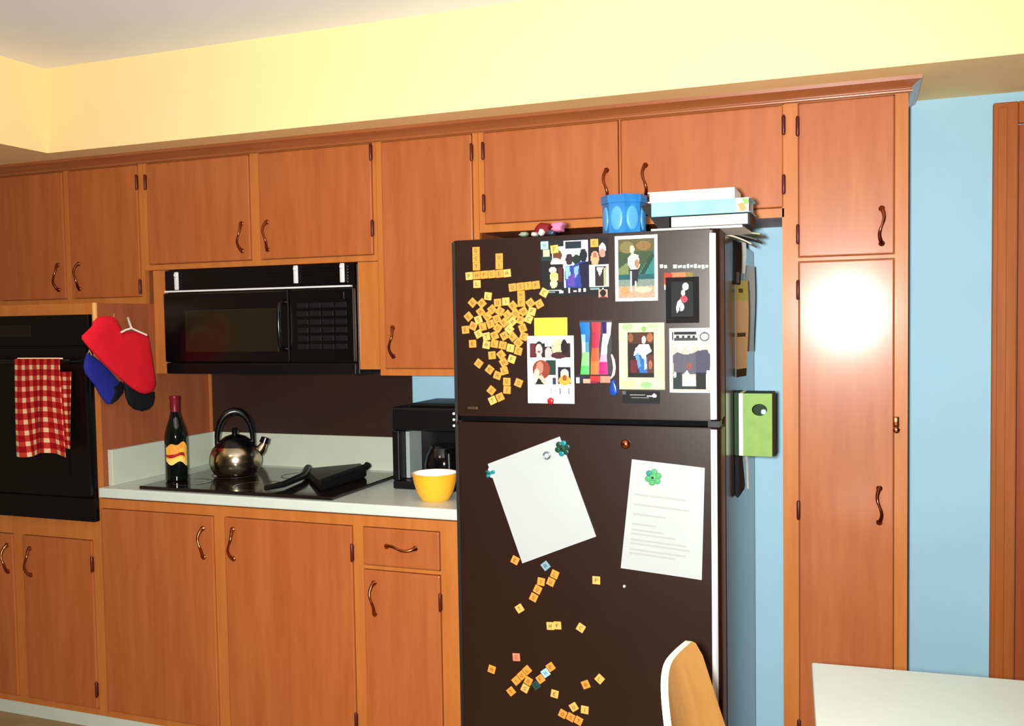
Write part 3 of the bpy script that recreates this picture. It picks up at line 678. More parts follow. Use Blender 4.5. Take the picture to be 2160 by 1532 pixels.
pb = print_bm(w*.58, h*.68, gfl, 44, 60, y=-.0050, jitter=.1); q = local_obj('photo_print', pb, PRINT, gf); q.location = (-.002, 0, h*.02)
# black-and-white style group photo
ggl = [('r', 0, 0, 1, 1, (176, 168, 156)), ('r', 0, 0, 1, .20, (236, 236, 230)), ('r', .06, .03, .64, .07, (28, 28, 30)), ('r', .02, .03, .05, .16, (28, 28, 30)), ('r', .06, .13, .66, .17, (60, 60, 60)), ('r', .12, .085, .2, .12, (40, 40, 44)), ('r', .26, .085, .34, .12, (40, 40, 44)), ('r', .4, .085, .48, .12, (40, 40, 44)), ('r', .54, .085, .6, .12, (40, 40, 44)), ('e', .84, .11, .13, .08, (90, 92, 94)), ('e', .84, .11, .09, .05, (226, 226, 222)), ('r', 0, .20, 1, .27, (206, 190, 170)),
  ('e', .22, .30, .07, .08, (220, 200, 180)), ('e', .48, .30, .07, .08, (214, 196, 176)), ('e', .76, .26, .08, .08, (226, 200, 176)), ('p', [(.03, .42), (.15, .36), (.3, .4), (.4, .4), (.55, .38), (.66, .34), (.88, .32), (1, .42), (.96, .72), (.6, .72), (.06, .72)], (78, 78, 92)), ('p', [(.62, .36), (.9, .32), (1, .45), (.95, .7), (.62, .7)], (64, 64, 84)), ('r', .03, .70, .26, .97, (34, 46, 50)), ('r', .62, .70, .86, .97, (22, 24, 26)), ('p', [(.32, .72), (.4, .66), (.5, .8), (.6, .76), (.62, .92), (.28, .92)], (214, 224, 226)), ('e', .45, .6, .08, .06, (120, 70, 66)), ('r', .88, .66, 1, .95, (190, 194, 190)), ('r', .26, .92, .62, .98, (40, 44, 44)), ('e', .08, .74, .04, .05, (170, 200, 196))]
photo('photograph', 'white-bordered group photo under a line of lettering at the freezer door right edge', 'photograph', (1412, 693, 1502, 829), (242, 244, 242), ggl, 60, 80, inset=(.05, .03, .985, .97))
# black strip magnet
bsl = [('r', 0, 0, 1, 1, (12, 14, 16)), ('r', .2, .28, .62, .36, (150, 156, 156)), ('r', .66, .34, .8, .42, (170, 160, 168)), ('r', .25, .52, .72, .58, (120, 128, 128)), ('r', .2, .76, .82, .80, (110, 116, 116)), ('e', .86, .34, .06, .16, (190, 184, 196)), ('r', 0, 0, .1, .3, (80, 84, 84))]
photo('fridge_magnet', 'black strip magnet with pale lettering just below the green frame', 'magnet', (1313, 825, 1392, 852), (12, 14, 16), bsl, 50, 18, t=.002, basemat=MBLK)
# yellow note and white photo card
photo('sticky_note', 'yellow sticky note behind the top of the white photo card', 'note', (1127, 671, 1197, 714), (250, 216, 44), None, t=.0008)
cardl = [('r', 0, 0, 1, 1, (244, 246, 246)),
 ('r', .06, .11, .93, .32, (42, 24, 26)), ('r', .06, .12, .2, .3, (96, 38, 42)), ('e', .26, .20, .10, .12, (20, 40, 36)), ('e', .255, .21, .075, .09, (238, 178, 176)), ('e', .26, .235, .03, .02, (190, 60, 70)), ('r', .20, .29, .31, .38, (214, 210, 190)), ('e', .46, .26, .08, .09, (176, 170, 172)), ('r', .38, .08, .56, .16, (226, 236, 236)), ('e', .66, .17, .13, .13, (216, 178, 150)), ('e', .68, .29, .16, .05, (70, 30, 34)), ('e', .80, .17, .07, .12, (26, 20, 22)),
 ('r', .04, .36, .62, .72, (222, 212, 196)), ('r', .40, .36, .62, .58, (30, 56, 44)), ('e', .30, .50, .19, .14, (132, 56, 44)), ('e', .27, .47, .08, .09, (206, 120, 100)), ('e', .20, .56, .06, .08, (230, 190, 160)), ('p', [(.22, .62), (.3, .56), (.4, .68), (.38, .72)], (226, 170, 150)), ('p', [(.16, .72), (.24, .62), (.36, .72)], (22, 30, 24)), ('e', .50, .68, .10, .07, (190, 196, 204)), ('r', .54, .62, .62, .72, (40, 48, 76)),
 ('r', .66, .46, .93, .71, (20, 30, 42)), ('e', .80, .57, .09, .08, (196, 196, 170)), ('e', .80, .66, .13, .07, (240, 156, 58)), ('e', .80, .62, .05, .04, (150, 70, 40)),
 ('r', .68, .40, .74, .42, (190, 196, 196)), ('r', .84, .40, .88, .42, (200, 204, 204)),
 ('r', .36, .79, .40, .85, (170, 176, 176)), ('r', .50, .77, .52, .85, (110, 122, 122)), ('r', .58, .77, .60, .85, (110, 122, 122)), ('r', .69, .77, .72, .86, (96, 110, 110)), ('r', .87, .77, .90, .86, (110, 122, 122)), ('r', .1, .78, .13, .84, (224, 228, 228)), ('r', .2, .78, .24, .84, (224, 228, 228)), ('r', .08, .90, .34, .91, (214, 218, 218)), ('r', .5, .91, .9, .92, (226, 228, 228))]
cc = photo('photo_card', 'white photo card with three pictures below the yellow note', 'card', (1112, 709, 1212, 852), (244, 246, 246), cardl, 70, 100, lay=.001, t=.001)
c, w, h = place(1155, 839, 1169, 853, lay=.0021)
bm = bmesh.new(); lathe(bm, [(w*.5, 0), (w*.5, -.004), (w*.3, -.006), (.0005, -.0065)], (0, 0, 0), 18, 'y')
tag(local_obj('fridge_magnet', bm, M('red_plastic', (170, 26, 32), .3), loc=c, smooth=True), 'small round red magnet at the bottom edge of the white photo card', 'magnet')
# magnet clip with three bright bookmark strips
def strip(label, pts_top, cols, lay):
    pass
def ribbon(name, label, cat, outline, bands, lay, t=.002):
    """thin shaped strip: outline = [(u_left,u_right,v)], coloured by bands [(v_until,rgb)]"""
    bm = bmesh.new(); cl = bm.loops.layers.float_color.new('Col'); y0 = YF-lay; rows = []
    rowsv = []
    fine = []
    for (a0, b0, v0), (a1, b1, v1) in zip(outline, outline[1:]):
        for k in range(6): s = k/6; fine.append((a0+(a1-a0)*s, b0+(b1-b0)*s, v0+(v1-v0)*s))
    fine.append(outline[-1])
    N = 4
    for a, b, v in fine:
        rows.append([bm.verts.new(at(a+(b-a)*i/N, v, y=y0)-Vector((0, t*math.sin(PI*(.12+.76*i/N)), 0))) for i in range(N+1)])
    for j in range(len(rows)-1):
        v = (fine[j][2]+fine[j+1][2])/2
        for i in range(N):
            f = bm.faces.new((rows[j][i], rows[j][i+1], rows[j+1][i+1], rows[j+1][i]))
            c = None
            for vv, cc_ in bands:
                if v <= vv: c = cc_; break
            c = c or bands[-1][1]
            if isinstance(c[0], tuple): c = c[0] if i < N/2 else c[1]
            for l in f.loops: l[cl] = (*lin(c), 1)
    # back and rim so that the strip has thickness
    edge = [r[0] for r in rows]+[r[-1] for r in reversed(rows)]
    back = [bm.verts.new((v.co.x, y0, v.co.z)) for v in edge]
    n = len(edge)
    bm.faces.new(back)
    for i in range(n):
        j = (i+1) % n
        try: bm.faces.new((edge[i], edge[j], back[j], back[i]))
        except Exception: pass
    o = obj(name, bm, PRINT, smooth=False); tag(o, label, cat, 'bright strips hanging on the freezer door')
    return o
bk = thing('strip_holder', 'multicoloured card holder under three bright strips in the middle of the freezer door', 'holder', (at(1255, 800, y=YF).x, YF-.002, at(1255, 808, y=YF).z))
c, w, h = place(1216, 790, 1292, 809, lay=0)
pb = print_bm(w, h, [('r', 0, 0, 1, 1, (40, 30, 34)), ('r', 0, .3, .1, 1, (190, 200, 210)), ('r', .1, .2, .25, .8, (24, 40, 60)), ('r', .2, .5, .42, 1, (230, 150, 130)), ('r', .4, .2, .7, .8, (206, 40, 44)), ('r', .68, .2, .96, .9, (236, 130, 110)), ('r', .4, .75, .6, 1, (120, 30, 40))], 40, 12, y=-.0045)
q = local_obj('pocket_print', pb, PRINT, bk); q.location = c-wloc(bk)
bm = bmesh.new(); box(bm, c.x-w/2, c.x+w/2, YF-.004, YF-.0003, c.z-h/2, c.z+h/2); obj('pocket', bm, BLACKM, bk)
bm = bmesh.new(); a, b = at(1222, 676, y=YF), at(1292, 690, y=YF); box(bm, a.x, b.x, YF-.0016, YF-.0003, b.z, a.z, bev=.0004, seg=1); box(bm, a.x+.004, b.x-.003, YF-.0012, YF-.0003, c.z+h/2, b.z); obj('backing_card', bm, M('dark_card', (26, 20, 22), .5), bk)
ribbon('strip', 'blue and green strip, leftmost of the three in the holder', 'strip', [(1223, 1243, 680), (1226, 1244, 706), (1228, 1242, 730), (1228, 1243, 750), (1224, 1243, 794)], [(706, (20, 104, 176)), (722, ((130, 190, 214), (24, 96, 170))), (742, ((206, 224, 214), (60, 130, 160))), (770, (126, 196, 120)), (800, (78, 176, 90))], .0017)
ribbon('strip', 'red and orange strip, middle one of the three in the holder', 'strip', [(1248, 1267, 680), (1250, 1266, 706), (1249, 1263, 730), (1247, 1264, 756), (1246, 1265, 794)], [(700, (224, 48, 66)), (735, (208, 36, 70)), (765, (228, 84, 50)), (800, (232, 110, 56))], .0017)
ribbon('strip', 'purple, white and pink strip, rightmost of the three in the holder', 'strip', [(1270, 1290, 680), (1272, 1288, 704), (1269, 1281, 730), (1267, 1280, 752), (1264, 1281, 766), (1262, 1282, 794)], [(704, ((50, 30, 96), (196, 190, 220))), (720, (236, 238, 244)), (748, ((196, 214, 206), (246, 246, 250))), (764, (232, 150, 190)), (800, (220, 32, 110))], .0017)
# white curved magnet and blue drop
bm = bmesh.new(); pts = [at(u, v, y=YF-.0032) for u, v in ((1290, 748), (1294, 760), (1296, 776), (1294, 790), (1288, 799))]
tube(bm, pts, [.002, .0036, .0038, .0036, .002], 8); tag(obj('fridge_magnet', bm, HOOKW, smooth=True), 'white curved magnet right of the bright strips', 'magnet')
bm = bmesh.new(); pl = [(1290, 802), (1296, 800), (1302, 815), (1304, 828), (1298, 836), (1289, 834), (1285, 824)]
pillow(bm, [(at(u, v, y=YF).x, at(u, v, y=YF).z) for u, v in pl], lambda a, b, h: Vector((a, YF-.0003-h, b)), .006, both=False)
tag(obj('fridge_magnet', bm, M('blue_plastic', (24, 62, 150), .25), smooth=True), 'blue drop-shaped magnet at the lower left corner of the green frame', 'magnet')
# tiny square dark frame
photo('fridge_magnet', 'tiny square magnet with a dark centre below the photo collage', 'magnet', (1263, 611, 1282, 628), (196, 160, 146), [('r', 0, 0, 1, 1, (190, 150, 136)), ('e', .5, .45, .34, .42, (34, 16, 18)), ('r', .1, .85, .9, 1, (120, 40, 40))], 14, 14, lay=.0013, t=.002)
# pale word strips in a row
wx_ = [1392, 1401, 1409, 1420, 1430, 1441, 1449, 1456, 1464, 1472, 1480, 1488, 1496]
for i in range(len(wx_)-1):
    if i == 2: continue
    c, w, h = place(wx_[i], 559+random.uniform(-2, 1), wx_[i+1]-2, 565+random.uniform(-1, 2)); 
    bm = bmesh.new(); box(bm, -w/2, w/2, -.001, 0, -h/2, h/2)
    tag(local_obj('word_magnet', bm, M('pale_word_magnet', (196, 198, 190), .4), loc=c, roty=random.uniform(-.12, .12)), 'tiny pale word magnet, %s from the left in the pale row on the freezer' % ['first', 'second', '', 'third', 'fourth', 'fifth', 'sixth', 'seventh', 'eighth', 'ninth', 'tenth', 'eleventh', 'twelfth'][i], 'magnet', 'pale word magnets in a row')
# ------------------------------------------------------------------ letter tiles
GL = {  # strokes on a 5x7 grid, as rectangles
 'I': [(2, 0, 3, 7)], 'H': [(0, 0, 1, 7), (4, 0, 5, 7), (1, 3, 4, 4)], 'L': [(0, 0, 1, 7), (1, 0, 5, 1)], 'T': [(0, 6, 5, 7), (2, 0, 3, 6)],
 'E': [(0, 0, 1, 7), (1, 0, 5, 1), (1, 3, 4, 4), (1, 6, 5, 7)], 'O': [(0, 1, 1, 6), (4, 1, 5, 6), (1, 0, 4, 1), (1, 6, 4, 7)], 'F': [(0, 0, 1, 7), (1, 3, 4, 4), (1, 6, 5, 7)],
 'U': [(0, 1, 1, 7), (4, 1, 5, 7), (1, 0, 4, 1)], 'P': [(0, 0, 1, 7), (1, 6, 4, 7), (1, 3, 4, 4), (4, 4, 5, 6)], 'A': [(0, 0, 1, 6), (4, 0, 5, 6), (1, 6, 4, 7), (1, 3, 4, 4)],
 'S': [(0, 0, 4, 1), (4, 1, 5, 3), (1, 3, 4, 4), (0, 4, 1, 6), (1, 6, 5, 7)], 'C': [(0, 1, 1, 6), (1, 0, 5, 1), (1, 6, 5, 7)]}
TS = (at(1200, 700, y=YF)-at(1216.3, 700, y=YF)).length
TT = .003
TILE = {'o': (M('orange_tile', (230, 138, 54), .4), M('orange_tile_ink', (96, 36, 10), .5)), 'y': (M('yellow_tile', (236, 164, 84), .4), M('yellow_tile_ink', (84, 40, 12), .5)),
        'p': (M('pink_tile', (238, 122, 92), .4), M('pink_tile_ink', (178, 40, 34), .5)), 'b': (M('pale_blue_tile', (150, 200, 214), .4), M('blue_tile_ink', (20, 96, 140), .5)),
        'd': (M('dark_blue_tile', (118, 148, 160), .4), M('navy_tile_ink', (10, 30, 58), .5)), 't': (M('teal_tile', (20, 62, 60), .4), M('teal_tile_ink', (6, 20, 20), .5))}
TCACHE = {}
def tile_mesh(kind, letter):
    if (kind, letter) in TCACHE: return TCACHE[(kind, letter)]
    bm = bmesh.new(); box(bm, -TS/2, TS/2, -TT, 0, -TS/2, TS/2, bev=.0008, seg=1)
    old = set(bm.faces); k = TS*.48/7
    for a, b, c, d in GL[letter]: box(bm, (a-2.5)*k, (c-2.5)*k, -TT-.0003, -TT+.0005, (b-3.5)*k, (d-3.5)*k)
    for f in bm.faces:
        if f not in old: f.material_index = 1
    bmesh.ops.recalc_face_normals(bm, faces=bm.faces)
    me = bpy.data.meshes.new('letter_tile'); bm.to_mesh(me); bm.free()
    for m in TILE[kind]: me.materials.append(m)
    TCACHE[(kind, letter)] = me
    return me
LET = list(GL); nlet = [0]
def tile(u, v, ang, label, kind=None, lay=0.0, group='orange letter tiles on the fridge'):
    """ang: degrees, counter-clockwise as seen"""
    nlet[0] += 1
    kind = kind or random.choice('ooy')
    o = bpy.data.objects.new('letter_tile', tile_mesh(kind, LET[(nlet[0]*5) % len(LET)])); COL.objects.link(o)
    p = at(u, v, y=YF-lay); o.location = (p.x, YF-lay-.0001, p.z); o.rotation_euler = (0, -math.radians(ang), 0)
    return tag(o, label, 'letter tile', group)
ORD = ['first', 'second', 'third', 'fourth', 'fifth', 'sixth', 'seventh', 'eighth', 'ninth', 'tenth', 'eleventh', 'twelfth']
def c1(x, y): return 940+x/6.963, 480+y/6.963
def c2(x, y): return 940+x/6.963, 660+y/6.963
def c3(x, y): return 1000+x/6.383, 1160+y/6.383
def c4(x, y): return 1000+x/6.75, 1350+y/6.75
for i, (x, y) in enumerate([(450, 345), (452, 460), (456, 575)]): tile(*c1(x, y), 0, 'orange letter tile, %s from the top of the tall upright freezer word' % ORD[i], 'o')
for i, (x, y) in enumerate([(350, 714), (461, 704), (572, 695), (683, 687), (795, 680), (906, 672)]): tile(*c1(x, y), 4, 'orange letter tile, %s from the left in the long level freezer word' % ORD[i], 'y' if i in (0, 5) else 'o')
tile(*c1(464, 832), 0, 'orange letter tile alone under the crossing of the two freezer words', 'y')
for i, (x, y) in enumerate([(790, 440), (791, 556)]): tile(*c1(x, y), 0, 'orange letter tile, %s one of the short upright pair above the long level word' % ['top', 'lower'][i], 'o')
for i, (x, y) in enumerate([(985, 882), (1100, 870), (1215, 858), (1330, 846)]): tile(*c1(x, y), 6, 'orange letter tile, %s from the left in the level word that forms a T shape' % ORD[i], 'o')
for i, (x, y) in enumerate([(1112, 990), (1116, 1106)]): tile(*c1(x, y), 2, 'orange letter tile, %s one in the stem of the T shape' % ['upper', 'lower'][i], 'o')
tile(*c1(1450, 958), -30, 'tilted yellow letter tile at the lower left corner of the photo collage', 'y')
# loose heap, spread until the tiles lie side by side
heap = [c1(625, 1010)+(-8,), c1(400, 1105)+(45,), c1(535, 1115)+(40,), c1(780, 1105)+(3,), c1(895, 1100)+(2,), c1(1240, 1110)+(35,), c1(1378, 1125)+(28,), c1(1262, 1235)+(-15,), c1(340, 1310)+(40,), c1(690, 1235)+(38,), c1(600, 1290)+(35,), c1(790, 1310)+(-30,), c1(1000, 1195)+(42,), c1(930, 1290)+(40,), c1(1050, 1290)+(40,), c1(1120, 1240)+(30,), c1(1175, 1355)+(-25,), c1(1070, 1390)+(-25,),
        c2(415, 190)+(-25,), c2(295, 250)+(5,), c2(520, 120)+(20,), c2(640, 160)+(20,), c2(540, 270)+(25,), c2(770, 215)+(-35,), c2(865, 160)+(40,), c2(960, 255)+(45,), c2(868, 335)+(30,), c2(1005, 345)+(40,), c2(1075, 400)+(45,), c2(1115, 220)+(20,), c2(690, 335)+(20,), c2(615, 350)+(10,), c2(610, 455)+(-10,), c2(730, 455)+(-10,), c2(845, 480)+(-12,), c2(950, 515)+(-12,), c2(1068, 520)+(-15,),
        c2(400, 455)+(3,), c2(685, 625)+(5,), c2(820, 620)+(38,), c2(975, 680)+(-20,), c2(855, 730)+(30,), c2(490, 745)+(-38,), c2(650, 835)+(-38,), c2(765, 920)+(-20,), c2(865, 850)+(15,), c2(902, 1015)+(-2,), c2(905, 1130)+(-4,), c2(1075, 1030)+(-22,), c2(675, 1140)+(-40,), c2(695, 1285)+(25,), c2(800, 1240)+(25,), c2(540, 30)+(35,), c2(740, 100)+(20,), c2(560, 200)+(12,), c2(1000, 130)+(40,), c2(1120, 330)+(-20,)]
fixed = [c1(x, y) for x, y in [(350, 714), (461, 704), (464, 832), (985, 882), (1100, 870), (1112, 990), (1116, 1106), (1450, 958), (1330, 846)]]
P = [[a, b] for a, b, _ in heap]
for it in range(160):
    for i in range(len(P)):
        for j in range(len(P)):
            if i == j: continue
            dx, dy = P[i][0]-P[j][0], P[i][1]-P[j][1]; d = math.hypot(dx, dy) or .01
            if d < 17.4:
                k = (17.4-d)*.25/d; P[i][0] += dx*k; P[i][1] += dy*k
        for fx_, fy_ in fixed:
            dx, dy = P[i][0]-fx_, P[i][1]-fy_; d = math.hypot(dx, dy) or .01
            if d < 19: k = (19-d)*.4/d; P[i][0] += dx*k; P[i][1] += dy*k
        P[i][0] = max(P[i][0], 980)
order = sorted(range(len(P)), key=lambda i: P[i][1]); rows = [order[k:k+6] for k in range(0, len(order), 6)]
ROWN = ['top', 'second', 'third', 'fourth', 'fifth', 'sixth', 'seventh', 'eighth', 'ninth', 'lowest']
for r, row in enumerate(rows):
    for k, i in enumerate(sorted(row, key=lambda i: P[i][0])):
        tile(P[i][0], P[i][1], heap[i][2], 'letter tile in the loose freezer door heap, %s band down, %s from left' % (ROWN[min(r, 9)], ORD[k]), group='letter tiles in the loose heap')
# tiles on and beside the collage
def lt(uv, ang, label, kind=None, lay=0): tile(uv[0], uv[1], ang, label, kind, lay)
lt((1149, 518), 0, 'pale blue letter tile on the top left corner of the photo collage', 'b', .0018)
lt((1170, 526), 5, 'orange letter tile on the collage beside the pale blue tile', 'y', .0018)
lt((1254, 513), 0, 'orange letter tile on the top edge of the collage, right of its middle', 'o', .0018)
# lower door
lt(c3(555, 140), -25, 'orange letter tile touching the lower left corner of the left white sheet', 'o')
lt(c3(965, 215), 40, 'dark blue letter tile just below the left white sheet', 'd')
lt(c3(1088, 330), -22, 'orange letter tile, upper one of the slanted pair near the dark blue tile', 'o')
lt(c3(1036, 432), -22, 'orange letter tile, lower one of the slanted pair near the dark blue tile', 'o')
lt(c3(905, 428), -8, 'orange letter tile between the two slanted pairs below the left white sheet', 'o')
lt(c3(858, 535), -25, 'orange letter tile, upper one of the lower slanted pair', 'o')
lt(c3(805, 640), -25, 'orange letter tile, lower one of the lower slanted pair', 'o')
lt(c3(615, 790), 35, 'orange letter tile alone at the left, half way down the lower door', 'y')
lt(c3(1648, 410), 0, 'orange letter tile alone right of the slanted pairs, below the gap between the sheets', 'y')
lt(c3(1030, 1025), 4, 'orange letter tile, left one of the level pair in the middle of the lower door', 'y')
lt(c3(1125, 1018), 4, 'orange letter tile, right one of the level pair in the middle of the lower door', 'y')
lt(c3(1440, 1050), -30, 'tilted orange letter tile right of the level pair on the lower door', 'y')
lt(c4(605, 245), 4, 'pink letter tile low on the lower door', 'p')
lt(c4(255, 418), -15, 'orange letter tile at the far left near the bottom of the lower door', 'o')
for i, (x, y) in enumerate([(757, 430), (680, 505), (603, 580)]): lt(c4(x, y), 44, 'orange letter tile, %s from the top in the slanted three-tile row below the pink tile' % ORD[i], 'o')
lt(c4(775, 585), -25, 'orange letter tile, upper one of the pair below the slanted three-tile row', 'o')
lt(c4(728, 690), -25, 'orange letter tile, lower one of the pair below the slanted three-tile row', 'y')
lt(c4(530, 732), 42, 'orange letter tile alone at the lower left of the slanted rows', 'o')
lt(c4(1092, 385), 38, 'orange letter tile at the top of the slanted word with a blue letter', 'o')
lt(c4(1020, 470), 38, 'pale blue letter tile in the middle of the slanted word near the bottom', 'b')
lt(c4(948, 556), 38, 'orange letter tile below the blue letter in the slanted word', 'o')
lt(c4(885, 645), 38, 'dark teal letter tile at the lower end of the slanted word', 't')
lt(c4(1150, 768), -10, 'orange letter tile alone below the slanted word, left of the door middle', 'y')
lt(c4(1592, 635), 25, 'orange letter tile, left one of the two near the chair back', 'o')
lt(c4(1790, 556), -40, 'orange letter tile, right one of the two near the chair back', 'y')
lt(c4(1422, 955), 35, 'tilted orange letter tile above the lowest word', 'y')
lt(c4(1578, 995), -4, 'upright orange letter tile above the right end of the lowest word', 'y')
for i, (x, y) in enumerate([(1265, 1052), (1378, 1100), (1490, 1150)]): lt(c4(x, y), -24, 'orange letter tile, %s from the left in the lowest word on the door' % ORD[i], 'o')
# ------------------------------------------------------------------ sheets of paper on the lower door
def sheet(name, label, cat, tl, tr, br, bl, curl, layers=None, nx=44, ny=56, mat=None, lay=.0006):
    a, b, c, d = [at(*q, y=YF) for q in (tl, tr, br, bl)]
    bm = bmesh.new(); cl = bm.loops.layers.float_color.new('Col'); g = []
    for j in range(ny+1):
        t = j/ny; row = []
        for i in range(nx+1):
            s = i/nx
            p = (a*(1-s)+b*s)*(1-t)+(d*(1-s)+c*s)*t
            row.append(bm.verts.new((p.x, YF-lay-curl(s, t), p.z)))
        g.append(row)
    for j in range(ny):
        for i in range(nx):
            f = bm.faces.new((g[j][i], g[j+1][i], g[j+1][i+1], g[j][i+1]))
            col = shape_color(layers or [], (i+.5)/nx, (j+.5)/ny) or (238, 247, 248)
            for l in f.loops: l[cl] = (*lin(col), 1)
    bmesh.ops.solidify(bm, geom=bm.faces[:], thickness=-.0004)
    return tag(obj(name, bm, PRINT, smooth=True), label, cat)
sheet('paper_sheet', 'blank white sheet hung askew by clips on the left of the lower fridge door', 'paper', (1029, 979), (1181, 921), (1259, 1131), (1103, 1188), lambda s, t: .012*max(0, s-.4)**1.5*t+.004*t*(1-s), None)
lines = [('r', .08, .26+.045*k, .1+.75*(.7+.3*math.sin(k*7)), .262+.045*k+.012, (222, 230, 226)) for k in range(14)]
sheet('paper_sheet', 'white printed sheet under a green flower magnet at the lower door right', 'paper', (1333, 969), (1487, 987), (1481, 1223), (1310, 1198), lambda s, t: .014*max(0, s-.75)**1.3*(1-t*.3)+.003*t, [('r', .36, .10, .62, .112, (206, 214, 210)), ('r', .4, .14, .7, .15, (220, 226, 222))]+lines)
TEAL = M('teal_plastic', (16, 118, 124), .3); DKG = M('dark_green_plastic', (22, 58, 44), .3); GREY = M('grey_metal', (110, 126, 134), .3, metal=.6)
GRN = M('green_plastic', (72, 146, 92), .5, spec=.25)
def flower(label, u, v, r, mats, lay, petals=6):
    c = at(u, v, y=YF-lay)
    root = thing('flower_magnet', label, 'magnet', c)
    for k in range(petals):
        a = 2*PI*k/petals+.3; bm = bmesh.new(); pillow(bm, [(c.x+r*.62*math.cos(a)+r*.36*math.cos(q), c.z+r*.62*math.sin(a)+r*.36*math.sin(q)) for q in [2*PI*i/12 for i in range(12)]], lambda x, z, h: Vector((x, c.y-.001-h, z)), .0035, both=False)
        obj('petal', bm, mats[k % len(mats)], root, smooth=True)
    bm = bmesh.new(); lathe(bm, [(r*.5, 0), (r*.5, -.002), (r*.34, -.006), (.0005, -.007)], c, 16, 'y'); obj('flower_centre', bm, mats[0], root, smooth=True)
    bm = bmesh.new(); lathe(bm, [(r*.14, -.0068), (r*.14, -.0085), (.0004, -.009)], c, 10, 'y'); obj('flower_eye', bm, BLACKM, root)
    return root
flower('pale green flower magnet holding the right printed sheet', 1378, 1007, .022, [GRN, GRN, M('blue_green_plastic', (40, 120, 116), .5, spec=.25), GRN], .004)
flower('dark green and teal flower magnet at the top right corner of the left sheet', 1187, 946, .022, [DKG, TEAL, DKG], .0015)
flower('teal flower magnet at the top left corner of the left sheet', 1034, 998, .015, [TEAL, M('white_petal', (226, 234, 236), .4), DKG], .0012, petals=5)
c = at(1154, 961, y=YF-.0018); bm = bmesh.new()
ring = [(c.x+.0085*math.cos(a), c.y-.003, c.z+.0085*math.sin(a)) for a in [2*PI*i/24 for i in range(25)]]
tube(bm, ring, .0024, 8); tag(obj('ring_magnet', bm, GREY, smooth=True), 'small grey ring magnet near the top right corner of the left sheet', 'magnet')
c = at(1320, 937, y=YF); bm = bmesh.new(); lathe(bm, [(.012, -.0001), (.012, -.004), (.009, -.009), (.004, -.011), (.0004, -.0115)], c, 20, 'y')
tag(obj('fridge_magnet', bm, M('copper', (178, 92, 58), .25, metal=1), smooth=True), 'round copper dome magnet above the right printed sheet', 'magnet')
c = at(1317, 1237, y=YF); bm = bmesh.new(); lathe(bm, [(.0035, -.0001), (.003, -.003), (.0004, -.0035)], c, 10, 'y')
tag(obj('fridge_magnet', bm, HOOKW), 'tiny white dot magnet below the right printed sheet', 'magnet')
# ------------------------------------------------------------------ things on top of the fridge
yt = YF+.02
a, b = at(1262, 480, y=yt), at(1350, 480, y=yt); zt1 = at(1305, 409, y=yt).z
bxw = b.x-a.x; bxc = (a.x+b.x)/2; R8 = bxw/2/math.cos(PI/8)*.98; byc = yt+R8
SKY = M('blue_glazed_ceramic', (44, 118, 178), .3, rgb2=(28, 96, 156), vscale=30); SKYL = M('pale_blue_glaze', (70, 140, 196), .35)
pt = thing('planter', 'blue eight-sided pot with oval panels on top of the fridge', 'pot', (bxc, byc, ZFT))
def octa(r): return [(bxc+r*math.cos(-1.319+k*PI/4), byc+r*math.sin(-1.319+k*PI/4)) for k in range(8)]
bm = bmesh.new(); prism(bm, octa(R8*.97), lambda x, y: (x, y, ZFT+.0005), lambda x, y: (x, y, zt1-.02)); obj('pot_wall', bm, SKY, pt)
bm = bmesh.new(); o1, o2 = octa(R8*1.04), octa(R8*.82)
for zl, zh in ((zt1-.020, zt1),):
    V = [[bm.verts.new((x, y, z)) for x, y in q] for q, z in ((o1, zl), (o1, zh), (o2, zh), (o2, zl))]
    for A_, B_ in zip(V, V[1:]+V[:1]):
        for i in range(8): j = (i+1) % 8; bm.faces.new((A_[i], A_[j], B_[j], B_[i]))
obj('rim', bm, SKY, pt)
for k in (-2, -1, 0, 1):
    am = -1.319+k*PI/4+PI/8; n = Vector((math.cos(am), math.sin(am), 0)); tdir = Vector((-n.y, n.x, 0)); cc3 = Vector((bxc, byc, (ZFT+zt1-.02)/2))+n*(R8*.97*math.cos(PI/8))
    hw, hh = R8*.30, (zt1-.02-ZFT)*.40
    bm = bmesh.new(); pillow(bm, [(hw*math.cos(q), hh*math.sin(q)) for q in [2*PI*i/18 for i in range(18)]], lambda x, z, h: cc3+tdir*x+Vector((0, 0, z))+n*(h+.0002), .004, both=False)
    obj('oval_panel', bm, SKYL, pt, smooth=True)
# books
def book(label, rect, depth, cover, page, yfront, cov_right=None, lean=0, z0=None, spine=None):
    a, b = at(rect[0], rect[3], y=yfront), at(rect[2], rect[1], y=yfront)
    zb, zt_ = (z0, z0+(b.z-a.z)) if z0 is not None else (a.z, b.z)
    root = thing('book', label, 'book', ((a.x+b.x)/2, yfront+depth/2, zb), 'books stacked on the fridge')
    x0, x1 = a.x, b.x; t = .0025
    bm = bmesh.new(); box(bm, x0+.004, x1-.006, yfront+.004, yfront+depth-.004, zb+t, zt_-t); obj('pages', bm, page, root)
    bm = bmesh.new(); box(bm, x0, x1, yfront, yfront+depth, zb, zb+t); box(bm, x0, x1, yfront, yfront+depth, zt_-t, zt_); box(bm, x1-.005, x1, yfront, yfront+depth, zb+t, zt_-t) if spine != 'front' else box(bm, x0, x1, yfront-.0005, yfront+.004, zb, zt_)
    obj('cover', bm, cover, root)
    return root, (x0, x1, zb, zt_)
PGW = M('book_pages', (240, 238, 226), .7, rgb2=(222, 220, 206), vscale=4, stretch=(1, 1, 60)); CVW = M('white_cover', (236, 236, 232), .4)
